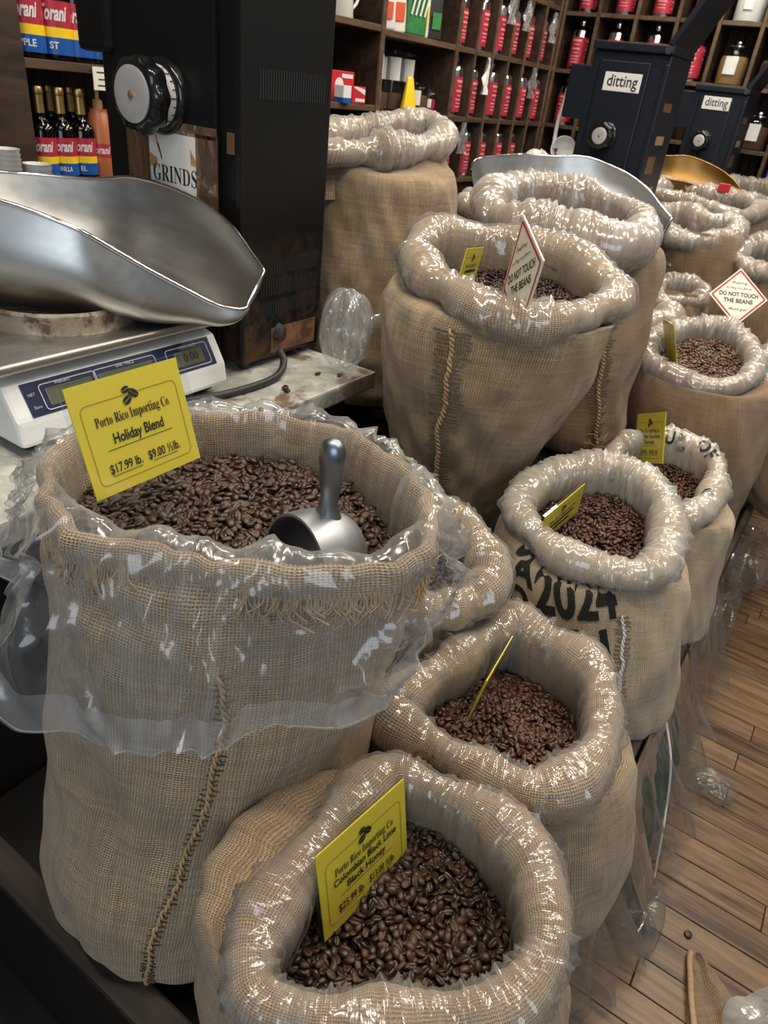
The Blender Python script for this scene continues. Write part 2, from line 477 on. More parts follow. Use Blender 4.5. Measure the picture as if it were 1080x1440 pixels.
def tube_np(path, rad, n=8):
    P = np.asarray(path, float); m = len(P)
    rad = np.full(m, rad) if np.isscalar(rad) else np.asarray(rad)
    T = np.gradient(P, axis=0); T /= np.linalg.norm(T, axis=1)[:, None] + 1e-9
    ref = np.array([0, 0, 1.]) if abs(T[0, 2]) < .9 else np.array([1., 0, 0])
    A = np.cross(T, ref); A /= np.linalg.norm(A, axis=1)[:, None] + 1e-9
    B = np.cross(T, A)
    th = np.linspace(0, 2*PI, n, endpoint=False)
    V = P[:, None] + rad[:, None, None]*(A[:, None]*np.cos(th)[None, :, None] + B[:, None]*np.sin(th)[None, :, None])
    i = np.arange(m*n).reshape(m, n); j = np.roll(i, -1, axis=1)
    F = np.stack([i[:-1], j[:-1], j[1:], i[1:]], -1).reshape(-1, 4)
    return V.reshape(-1, 3), F

def tube(name, path, rad, mat, parent=None, n=8):
    V, F = tube_np(path, rad, n)
    return link(name, np_mesh(name, V, F, V[:, :2]*1.0), mat, parent)

def smooth_path(pts, n=40):
    P = np.asarray(pts, float)
    Q = np.concatenate([[2*P[0]-P[1]], P, [2*P[-1]-P[-2]]])
    out = []
    for t in np.linspace(0, len(P)-1-1e-6, n):
        i = int(t); f = t-i
        a, b, c, d = Q[i:i+4]
        out.append(.5*((2*b)+(c-a)*f+(2*a-5*b+4*c-d)*f*f+(3*b-a-3*c+d)*f**3))
    return np.array(out)

def pn(seed, U, V, k=(1, 8), ms=20., n=14):
    """periodic (in U) sum of cosines, about -1..1"""
    r = np.random.default_rng(seed)
    s = np.zeros(np.broadcast(U, V).shape)
    for _ in range(n):
        kk = r.integers(k[0], k[1]+1); m = r.uniform(-ms, ms); ph = r.uniform(0, 2*PI)
        s = s + np.cos(kk*U + m*V + ph)
    return s/math.sqrt(n/2)/1.6

def rot(yaw, pitch, roll):
    cy, sy, cp, sp, cr, sr = math.cos(yaw), math.sin(yaw), math.cos(pitch), math.sin(pitch), math.cos(roll), math.sin(roll)
    Rz = np.array([[cy, -sy, 0], [sy, cy, 0], [0, 0, 1]]); Rx = np.array([[1, 0, 0], [0, cp, -sp], [0, sp, cp]])
    Ry = np.array([[cr, 0, sr], [0, 1, 0], [-sr, 0, cr]])
    return Rz @ Rx @ Ry

def m4(R, p):
    m = Matrix([list(map(float, r)) for r in R]).to_4x4()
    m.translation = Vector([float(x) for x in p])
    return m

# ------------------------------------------------------------------ lettering
SER = {}
for i, ch in enumerate('ABCDEFGHIJKLMNOPQRSTUVWXYZ'): SER[ch] = chr(0x1D400+i)
for i, ch in enumerate('abcdefghijklmnopqrstuvwxyz'): SER[ch] = chr(0x1D41A+i)
SCRIPT = {}
for i, ch in enumerate('ABCDEFGHIJKLMNOPQRSTUVWXYZ'): SCRIPT[ch] = chr(0x1D4D0+i)
for i, ch in enumerate('abcdefghijklmnopqrstuvwxyz'): SCRIPT[ch] = chr(0x1D4EA+i)

def text_vf(s, size, bold=0.0, style=None, align='CENTER', shear=0.0, sx=1.0, res=3):
    if style == 'serif': s = ''.join(SER.get(c, c) for c in s)
    if style == 'script': s = ''.join(SCRIPT.get(c, c) for c in s)
    cu = bpy.data.curves.new('txt', 'FONT')
    cu.body = s; cu.size = size; cu.align_x = align; cu.align_y = 'CENTER'
    cu.offset = bold*size; cu.shear = shear; cu.resolution_u = res; cu.fill_mode = 'FRONT'
    o = bpy.data.objects.new('txt', cu)
    COL.objects.link(o)
    dg = bpy.context.evaluated_depsgraph_get()
    me = bpy.data.meshes.new_from_object(o.evaluated_get(dg))
    V = np.array([v.co[:] for v in me.vertices], float).reshape(-1, 3)
    F = [tuple(p.vertices) for p in me.polygons]
    bpy.data.objects.remove(o); bpy.data.curves.remove(cu); bpy.data.meshes.remove(me)
    V[:, 0] *= sx
    return V[:, :2], F

class Flat:
    """flat print collected in a card's own (x, y) plane and set on the card as ONE mesh"""
    def __init__(s): s.V, s.F = [], []
    def add(s, V, F):
        k = len(s.V); s.V += [tuple(v) for v in V]; s.F += [tuple(i+k for i in f) for f in F]
    def text(s, t, x, y, size, **kw):
        mw = kw.pop('maxw', None)
        V, F = text_vf(t, size, **kw)
        if not len(V): return
        if mw:
            w = np.ptp(V[:, 0]); V[:, 0] *= min(1, mw/w)
        s.add(V + np.array([x, y]), F)
    def rect(s, x0, y0, x1, y1): s.add([(x0, y0), (x1, y0), (x1, y1), (x0, y1)], [(0, 1, 2, 3)])
    def line(s, a, b, w):
        a, b = np.array(a), np.array(b); d = (b-a)/np.linalg.norm(b-a); n = np.array([-d[1], d[0]])*w/2
        s.add([a-n, b-n, b+n, a+n], [(0, 1, 2, 3)])
    def poly(s, P, w, closed=True):
        for i in range(len(P) if closed else len(P)-1): s.line(P[i], P[(i+1) % len(P)], w)
    def ellipse(s, x, y, a, b, r, n=18):
        t = np.linspace(0, 2*PI, n, endpoint=False); c, q = math.cos(r), math.sin(r)
        X, Y = a*np.cos(t), b*np.sin(t)
        s.add(np.stack([x+X*c-Y*q, y+X*q+Y*c], 1), [tuple(range(n))])
    def place(s, name, mat, parent, M4, d=.0008):
        """local x right, y up, facing -Y of the frame M4"""
        V = np.array([(x, -d, y) for x, y in s.V])
        me = bpy.data.meshes.new(name); me.from_pydata(V.tolist(), [], s.F); me.transform(M4)
        return link(name, me, mat, parent)

def rrect(w, h, r, n=5):
    P = []
    for cx, cy, a0 in ((w/2-r, h/2-r, 0), (-w/2+r, h/2-r, 90), (-w/2+r, -h/2+r, 180), (w/2-r, -h/2+r, 270)):
        for k in range(n):
            a = (a0+90*k/(n-1))*D2R; P.append((cx+r*math.cos(a), cy+r*math.sin(a)))
    return P
# ------------------------------------------------------------------ the room
floor = box('floor', (-2.5, -1.2, -.06), (3.0, 5.5, -.006), M['floor_gap'])
tag(floor, 'narrow worn wooden floor boards of the aisle', None, None, 'structure')
rf = random.Random(5)
y = -.50
while y < 4.6:
    x = -.55 - rf.uniform(0, .9)
    while x < 1.7:
        L = rf.uniform(.7, 1.5)
        box('plank', (max(x, -.6)+.0012, y+.0012, -.02), (min(x+L, 1.7)-.0012, y+.0738, rf.uniform(-.0008, .0006)), M['floor'], floor, .0012)
        x += L
    y += .075
tag(box('ceiling', (-2.5, -3, 4.0), (3, 5.5, 4.06), M['ceiling']), 'plain shop ceiling', None, None, 'structure')
tag(box('wall_left', (-2.5, -3, 0), (-2.40, 5.5, 4.0), M['wall']), 'dark left wall behind the shelving', None, None, 'structure')
tag(box('wall_back', (-2.5, 5.38, 0), (3, 5.48, 4.0), M['wall']), 'dark back wall behind the cubby shelves', None, None, 'structure')

# ------------------------------------------------------------------ shelving along the left wall and across the back
LW = empty('wall_shelving', (-2.1, 3.0, 0), 'dark wooden shelving and cubbies along the left wall', 'shelving')
def lshelf(y0, y1, z, th=.024):
    box('shelf_board', (-2.36, y0, z-th), (-2.104, y1, z), M['wood_dark'], LW, .002)
    box('shelf_edge', (-2.104, y0, z-th), (-2.096, y1, z+.0005), M['wood_edge'], LW, .002)
def lpost(y, w=.026, z0=0.0, z1=2.9, m='wood_edge'):
    box('upright', (-2.36, y-w/2, z0), (-2.104, y+w/2, z1), M['wood_dark'], LW)
    box('upright_edge', (-2.104, y-w/2, z0), (-2.092, y+w/2, z1), M[m], LW, .002)
lpost(1.20, .25, m='wood_dark'); lpost(3.02, .03); lpost(3.68, .03); lpost(4.94, .03)
for yy in np.arange(3.88, 4.9, .2): lpost(float(yy), .016, 1.145, 2.9)
for z in (1.20, 1.51, 1.83): lshelf(1.325, 1.98, z)
lpost(1.99, .026)
for z in (1.145, 1.465, 1.765, 2.08): lshelf(2.0, 3.005, z)
for z in (1.145, 1.445, 1.755, 2.06): lshelf(3.035, 3.665, z)
for z in (1.145, 1.445, 1.755, 2.06, 2.37): lshelf(3.695, 4.925, z)
yy = 1.32
while yy < 4.92:
    box('back_board', (-2.395, yy+.001, .0), (-2.362, min(yy+.095, 4.92), 2.9), M['wood_back'], LW, .003)
    yy += .096
box('base_panel', (-2.36, 2.0, 0), (-2.13, 4.9, 1.12), M['wood_dark'], LW)

BW = empty('wall_shelving', (-.8, 5.07, 0), 'dark wooden cubby shelving across the back wall', 'shelving')
def bshelf(x0, x1, z, th=.022):
    box('shelf_board', (x0, 5.074, z-th), (x1, 5.33, z), M['wood_dark'], BW, .002)
    box('shelf_edge', (x0, 5.064, z-th), (x1, 5.074, z+.0005), M['wood_edge'], BW, .002)
def bpost(x, w=.022, z0=0.0, z1=2.9):
    box('upright', (x-w/2, 5.074, z0), (x+w/2, 5.33, z1), M['wood_dark'], BW)
    box('upright_edge', (x-w/2, 5.062, z0), (x+w/2, 5.074, z1), M['wood_edge'], BW, .002)
BX = [-2.16, -1.93, -1.69, -1.445, -1.205, -.97, -.735, -.50, -.265]
for x in BX: bpost(x)
for z in (1.145, 1.445, 1.755, 2.06, 2.37):
    for a, b in zip(BX[:-1], BX[1:]): bshelf(a+.012, b-.012, z)
x = -2.2
while x < -.2:
    box('back_board', (x+.001, 5.335, 0), (x+.049, 5.372, 2.9), M['wood_back'], BW, .004)
    x += .05
box('base_panel', (-2.16, 5.10, 0), (-.27, 5.33, 1.12), M['wood_dark'], BW)

# ------------------------------------------------------------------ marble counter, its base, the stepped ledge that carries the sacks
ct = empty('counter', (-1.4, .8, 0), 'veined marble topped counter carrying scale and grinder', 'counter')
box('marble_top', (-1.95, -.25, .902), (-.905, 1.40, .945), M['marble'], ct, .005, 2)
box('counter_base', (-1.93, -.2, 0), (-.965, 1.36, .90), M['wood_black'], ct)
c2 = empty('counter', (-1.4, 3.0, 0), 'marble counter section under the middle grinder', 'counter')
box('marble_top', (-1.75, 2.47, .902), (-.85, 3.42, .945), M['marble'], c2, .005, 2)
box('counter_base', (-1.72, 2.5, 0), (-.90, 3.40, .90), M['wood_black'], c2)
c3 = empty('counter', (-1.4, 4.6, 0), 'marble counter section under the far grinder', 'counter')
box('marble_top', (-1.75, 4.12, .902), (-.90, 4.95, .945), M['marble'], c3, .005, 2)
box('counter_base', (-1.72, 4.15, 0), (-.93, 4.93, .90), M['wood_black'], c3)
bc = empty('back_counter', (-1.98, 1.0, 0), 'narrow dark counter at the foot of the syrup shelf', 'counter')
box('counter_top', (-2.085, .2, 1.165), (-1.96, 1.98, 1.195), M['wood_dark'], bc, .003)
box('counter_base', (-2.085, .2, 0), (-1.965, 1.96, 1.165), M['wood_black'], bc)

lg = empty('sack_ledge', (-.45, 2.0, 0), 'low dark wooden ledge along the aisle carrying the sacks', 'ledge')
box('ledge_floor', (-.955, .31, .33), (-.05, 1.42, .36), M['wood_black'], lg)
box('ledge_floor', (-.84, 1.42, .33), (-.05, 4.95, .36), M['wood_black'], lg)
box('front_board', (-.962, .262, .06), (-.02, .285, .405), M['wood_black'], lg, .003)
box('front_cap', (-.962, .254, .398), (-.012, .302, .416), M['wood_ledge'], lg, .004, 2)
box('side_board', (-.046, .305, .02), (-.026, 4.95, .40), M['wood_ledge'], lg, .003)
rs = empty('sack_riser', (-.9, 3.0, 0), 'dark wooden step behind the front sacks', 'ledge')
box('riser_top', (-1.5, 1.76, .64), (-.50, 2.44, .668), M['wood_black'], rs, .003)
box('riser_front', (-1.48, 1.78, .362), (-.53, 2.42, .64), M['wood_black'], rs)
rs1 = empty('sack_riser', (-.7, 1.5, 0), 'low dark step under the rope-seamed middle sack', 'ledge')
box('riser_top', (-.92, 1.42, .572), (-.50, 1.755, .598), M['wood_black'], rs1, .003)
box('riser_front', (-.90, 1.44, .362), (-.53, 1.74, .572), M['wood_black'], rs1)
rs2 = empty('sack_riser', (-.7, 3.6, 0), 'dark wooden step under the far sacks', 'ledge')
box('riser_top', (-.84, 2.47, .64), (-.44, 5.0, .668), M['wood_black'], rs2, .003)
box('riser_front', (-.84, 2.48, .362), (-.47, 4.98, .64), M['wood_black'], rs2)
# ------------------------------------------------------------------ coffee sacks
# rim: centre line of the rolled rim; rings: body sections (cx, cy, z, rx, ry), bottom to top; ang: heading of the section's long axis
SACKS = {
    'S1': dict(ang=0.782, rim=[[-0.33,0.661,1.112],[-0.414,0.739,1.105],[-0.537,0.792,1.097],[-0.645,0.781,1.093],[-0.742,0.703,1.093],[-0.806,0.609,1.094],[-0.805,0.514,1.098],[-0.745,0.432,1.104],[-0.658,0.383,1.11],[-0.581,0.373,1.113],[-0.513,0.389,1.116],[-0.415,0.443,1.117],[-0.342,0.492,1.118],[-0.307,0.556,1.117]],
        rings=[[-0.559,0.466,0.37,0.181,0.16],[-0.565,0.465,0.4,0.208,0.183],[-0.567,0.472,0.46,0.222,0.196],[-0.566,0.488,0.55,0.231,0.203],[-0.559,0.517,0.7,0.231,0.203],[-0.554,0.551,0.88,0.235,0.207],[-0.556,0.567,1.0,0.241,0.212]]),
    'S2': dict(ang=0.404, rim=[[-0.025,0.473,0.822],[-0.069,0.529,0.822],[-0.129,0.549,0.822],[-0.195,0.544,0.822],[-0.256,0.521,0.822],[-0.268,0.444,0.822],[-0.265,0.356,0.822],[-0.258,0.296,0.822],[-0.239,0.258,0.822],[-0.208,0.242,0.822],[-0.141,0.272,0.822],[-0.078,0.319,0.822],[-0.029,0.367,0.822],[-0.013,0.422,0.822]],
        rings=[[-0.173,0.481,0.37,0.226,0.203],[-0.176,0.471,0.42,0.247,0.222],[-0.18,0.448,0.55,0.238,0.214],[-0.182,0.423,0.7,0.216,0.195],[-0.181,0.41,0.78,0.197,0.177]]),
    'S3': dict(ang=0.27, rim=[[-0.092,0.894,0.758],[-0.144,0.955,0.763],[-0.218,0.964,0.766],[-0.286,0.969,0.767],[-0.31,0.883,0.761],[-0.334,0.778,0.754],[-0.35,0.703,0.748],[-0.343,0.665,0.745],[-0.293,0.661,0.744],[-0.227,0.662,0.743],[-0.162,0.669,0.742],[-0.106,0.689,0.742],[-0.071,0.744,0.746],[-0.068,0.821,0.751]],
        rings=[[-0.173,0.833,0.37,0.177,0.159],[-0.177,0.832,0.42,0.217,0.196],[-0.19,0.828,0.52,0.226,0.204],[-0.207,0.824,0.62,0.218,0.196],[-0.218,0.82,0.7,0.205,0.184]]),
    'S4': dict(ang=0.454, rim=[[-0.338,0.944,0.848],[-0.388,0.985,0.878],[-0.44,0.996,0.895],[-0.509,0.979,0.903],[-0.545,0.919,0.884],[-0.522,0.849,0.846],[-0.472,0.804,0.814],[-0.431,0.809,0.807],[-0.384,0.846,0.813],[-0.349,0.888,0.825]],
        rings=[[-0.423,0.917,0.37,0.104,0.088],[-0.422,0.917,0.45,0.126,0.107],[-0.425,0.916,0.6,0.138,0.117],[-0.439,0.909,0.75,0.125,0.107]]),
    'S5': dict(ang=0.205, rim=[[-0.148,1.364,0.86],[-0.189,1.419,0.881],[-0.27,1.445,0.896],[-0.34,1.41,0.889],[-0.404,1.336,0.868],[-0.421,1.264,0.845],[-0.405,1.22,0.829],[-0.353,1.19,0.815],[-0.287,1.175,0.805],[-0.199,1.187,0.803],[-0.139,1.22,0.81],[-0.12,1.273,0.827]],
        rings=[[-0.188,1.326,0.37,0.164,0.14],[-0.202,1.323,0.42,0.202,0.172],[-0.226,1.318,0.52,0.212,0.18],[-0.25,1.313,0.65,0.212,0.18],[-0.267,1.309,0.76,0.201,0.171]]),
    'S6': dict(ang=0.134, rim=[[-0.12,1.766,0.82],[-0.171,1.818,0.845],[-0.27,1.812,0.848],[-0.343,1.761,0.831],[-0.359,1.7,0.806],[-0.315,1.628,0.773],[-0.225,1.595,0.754],[-0.151,1.607,0.755],[-0.11,1.666,0.777]],
        rings=[[-0.13,1.719,0.37,0.112,0.095],[-0.138,1.718,0.42,0.137,0.116],[-0.169,1.714,0.55,0.15,0.127],[-0.19,1.711,0.68,0.157,0.134],[-0.203,1.709,0.74,0.157,0.133]]),
    'S7': dict(ang=0.397, rim=[[-0.424,1.579,1.211],[-0.548,1.68,1.243],[-0.677,1.678,1.259],[-0.798,1.601,1.263],[-0.863,1.521,1.259],[-0.843,1.407,1.239],[-0.774,1.341,1.221],[-0.702,1.31,1.207],[-0.622,1.288,1.193],[-0.542,1.293,1.183],[-0.478,1.34,1.182],[-0.439,1.446,1.193]],
        rings=[[-0.655,1.466,0.6,0.075,0.064],[-0.666,1.462,0.66,0.117,0.1],[-0.669,1.46,0.72,0.145,0.123],[-0.665,1.462,0.85,0.195,0.165],[-0.653,1.467,1.0,0.239,0.203],[-0.646,1.47,1.12,0.259,0.22],[-0.64,1.473,1.17,0.255,0.216]]),
    'S8': dict(ang=0.352, rim=[[-0.527,2.042,1.291],[-0.587,2.141,1.315],[-0.697,2.184,1.336],[-0.817,2.15,1.345],[-0.91,2.059,1.342],[-0.913,1.913,1.318],[-0.863,1.803,1.293],[-0.787,1.781,1.28],[-0.703,1.816,1.275],[-0.595,1.841,1.266],[-0.514,1.887,1.264]],
        rings=[[-0.619,2.027,0.67,0.181,0.154],[-0.629,2.023,0.72,0.202,0.171],[-0.654,2.014,0.85,0.221,0.187],[-0.675,2.007,1.0,0.242,0.206],[-0.693,2.0,1.15,0.257,0.219],[-0.71,1.994,1.24,0.255,0.216]]),
    'S9': dict(ang=0.595, rim=[[-1.145,1.988,1.451],[-1.229,2.017,1.471],[-1.298,1.862,1.445],[-1.331,1.726,1.418],[-1.337,1.644,1.4],[-1.278,1.602,1.38],[-1.233,1.649,1.384],[-1.185,1.742,1.398],[-1.12,1.834,1.41],[-1.111,1.92,1.429]],
        rings=[[-1.231,1.825,0.67,0.159,0.135],[-1.231,1.825,0.8,0.201,0.17],[-1.226,1.828,0.95,0.214,0.182],[-1.221,1.832,1.1,0.216,0.183],[-1.222,1.831,1.25,0.211,0.179],[-1.227,1.827,1.34,0.199,0.169]]),
    'S10': dict(ang=0.138, rim=[[-0.183,2.418,0.943],[-0.283,2.523,0.991],[-0.381,2.498,0.987],[-0.467,2.417,0.959],[-0.487,2.321,0.922],[-0.423,2.252,0.89],[-0.316,2.232,0.876],[-0.221,2.264,0.884],[-0.178,2.335,0.91]],
        rings=[[-0.196,2.392,0.37,0.13,0.111],[-0.227,2.388,0.45,0.171,0.146],[-0.262,2.383,0.6,0.214,0.182],[-0.29,2.379,0.75,0.229,0.195],[-0.309,2.376,0.87,0.213,0.181]]),
    'S11': dict(ang=0.225, rim=[[-0.506,2.602,0.975],[-0.539,2.646,0.991],[-0.596,2.661,1.0],[-0.656,2.64,0.997],[-0.693,2.59,0.985],[-0.693,2.532,0.967],[-0.658,2.49,0.952],[-0.601,2.477,0.944],[-0.545,2.499,0.946],[-0.508,2.546,0.958]],
        rings=[[-0.572,2.575,0.67,0.072,0.061],[-0.575,2.575,0.75,0.103,0.088],[-0.585,2.572,0.9,0.119,0.101],[-0.596,2.57,0.98,0.117,0.1]]),
    'S12': dict(ang=0.194, rim=[[-0.485,3.02,0.988],[-0.514,3.062,1.0],[-0.567,3.076,1.006],[-0.623,3.057,1.004],[-0.66,3.01,0.994],[-0.663,2.955,0.981],[-0.632,2.914,0.969],[-0.579,2.902,0.963],[-0.525,2.922,0.966],[-0.489,2.966,0.975]],
        rings=[[-0.555,2.993,0.67,0.066,0.056],[-0.55,2.994,0.75,0.108,0.092],[-0.568,2.99,0.9,0.12,0.102],[-0.584,2.987,1.0,0.113,0.096]]),
    'S13': dict(ang=0.189, rim=[[-0.507,3.429,1.192],[-0.567,3.455,1.202],[-0.65,3.433,1.201],[-0.753,3.469,1.215],[-0.819,3.406,1.202],[-0.769,3.25,1.159],[-0.677,3.199,1.141],[-0.586,3.229,1.145],[-0.513,3.319,1.164]],
        rings=[[-0.56,3.363,0.67,0.104,0.089],[-0.562,3.363,0.75,0.142,0.121],[-0.594,3.357,0.95,0.169,0.144],[-0.624,3.351,1.1,0.183,0.156],[-0.647,3.347,1.18,0.178,0.151]]),
    'S14': dict(ang=0.186, rim=[[-0.511,3.882,1.237],[-0.631,4.025,1.253],[-0.825,4.056,1.26],[-0.973,4.014,1.258],[-1.004,3.88,1.246],[-0.906,3.733,1.229],[-0.773,3.73,1.227],[-0.611,3.653,1.216],[-0.531,3.709,1.22]],
        rings=[[-0.633,3.87,0.67,0.172,0.146],[-0.644,3.868,0.75,0.209,0.178],[-0.674,3.863,0.95,0.239,0.203],[-0.71,3.856,1.15,0.261,0.222],[-0.73,3.852,1.22,0.262,0.223]]),
    'S15': dict(ang=0.103, rim=[[-0.216,3.402,1.115],[-0.252,3.463,1.14],[-0.323,3.492,1.154],[-0.401,3.475,1.15],[-0.455,3.419,1.131],[-0.462,3.346,1.104],[-0.422,3.287,1.08],[-0.351,3.262,1.067],[-0.277,3.279,1.071],[-0.226,3.332,1.089]],
        rings=[[-0.16,3.395,0.37,0.128,0.109],[-0.206,3.39,0.5,0.174,0.148],[-0.261,3.384,0.8,0.174,0.148],[-0.316,3.379,1.05,0.16,0.136]]),
    'S16': dict(ang=0.448, rim=[[-1.055,2.407,1.236],[-1.092,2.445,1.245],[-1.147,2.453,1.251],[-1.199,2.426,1.251],[-1.226,2.375,1.244],[-1.217,2.322,1.234],[-1.178,2.286,1.225],[-1.125,2.28,1.22],[-1.076,2.306,1.22],[-1.049,2.354,1.226]],
        rings=[[-1.037,2.414,0.67,0.075,0.063],[-1.059,2.404,0.8,0.099,0.084],[-1.092,2.388,1.0,0.108,0.092],[-1.128,2.37,1.2,0.106,0.09]]),
    'S17': dict(ang=0.031, rim=[[0.019,2.695,0.894],[-0.012,2.744,0.928],[-0.07,2.769,0.945],[-0.133,2.758,0.94],[-0.175,2.716,0.912],[-0.179,2.659,0.874],[-0.144,2.611,0.84],[-0.086,2.589,0.824],[-0.026,2.601,0.831],[0.014,2.641,0.857]],
        rings=[[0.072,2.683,0.37,0.103,0.088],[0.012,2.682,0.5,0.152,0.129],[-0.039,2.68,0.7,0.159,0.135],[-0.064,2.679,0.85,0.135,0.115]]),
    'S18': dict(ang=0.139, rim=[[-0.479,4.56,1.274],[-0.523,4.639,1.292],[-0.613,4.675,1.302],[-0.713,4.653,1.3],[-0.782,4.579,1.287],[-0.793,4.485,1.267],[-0.743,4.409,1.25],[-0.654,4.378,1.241],[-0.559,4.401,1.243],[-0.493,4.47,1.255]],
        rings=[[-0.483,4.547,0.67,0.122,0.103],[-0.528,4.541,0.8,0.18,0.153],[-0.594,4.532,1.0,0.2,0.17],[-0.663,4.522,1.2,0.203,0.173]]),
}

def frame(d):
    a = d['ang']
    return np.array([math.cos(a), math.sin(a), 0]), np.array([-math.sin(a), math.cos(a), 0])

def rim_curve(d, n):
    e1, e2 = frame(d)
    P = np.array(d['rim']); m = len(P)
    Q = []
    for i in range(m):
        a, b, c, e = P[(i-1) % m], P[i], P[(i+1) % m], P[(i+2) % m]
        for f in np.linspace(0, 1, 24, endpoint=False):
            Q.append(.5*((2*b)+(c-a)*f+(2*a-5*b+4*c-e)*f*f+(3*b-a-3*c+e)*f**3))
    Q = np.array(Q)
    C0 = (Q.max(0)+Q.min(0))/2
    x, y = (Q-C0) @ e1, (Q-C0) @ e2
    sx, sy = np.ptp(x)/2, np.ptp(y)/2
    th = np.unwrap(np.arctan2(y/sy, x/sx))
    if th[-1] < th[0]: Q, th = Q[::-1], th[::-1]
    o = np.argsort(th % (2*PI)); tt = (th % (2*PI))[o]; Q = Q[o]
    tt = np.concatenate([tt-2*PI, tt, tt+2*PI]); Q = np.concatenate([Q, Q, Q])
    ph = np.linspace(0, 2*PI, n, endpoint=False)
    R = np.stack([np.interp(ph, tt, Q[:, k]) for k in range(3)], 1)
    for _ in range(2): R = (np.roll(R, 1, 0)+2*R+np.roll(R, -1, 0))/4
    return ph, R, C0

class Sack: pass

def pleats(seed, PH, A, n, circ, amp, wid, a_rng=(.1, .95), l_rng=(.10, .40), slope=.5):
    """narrow folds of the film: PH, A are rows x cols of angle and profile fraction"""
    r = np.random.default_rng(seed)
    F = np.zeros(PH.shape)
    k = circ/(2*PI)
    for _ in range(n):
        p0 = r.uniform(0, 2*PI); a0 = r.uniform(*a_rng); l = r.uniform(*l_rng); sl = r.normal(0, slope); w = wid*r.uniform(.7, 1.8)/k; h = amp*r.uniform(.4, 1.5)
        d = (PH-p0-sl*(A-a0)-.12*np.sin(9*(A-a0)+p0)+PI) % (2*PI)-PI
        win = np.clip(1.15-np.abs((A-a0)/l), 0, 1)**.6
        F += h*win*(np.exp(-(d/w)**2)-.55*np.exp(-((d-1.9*w)/(1.3*w))**2))
    return F

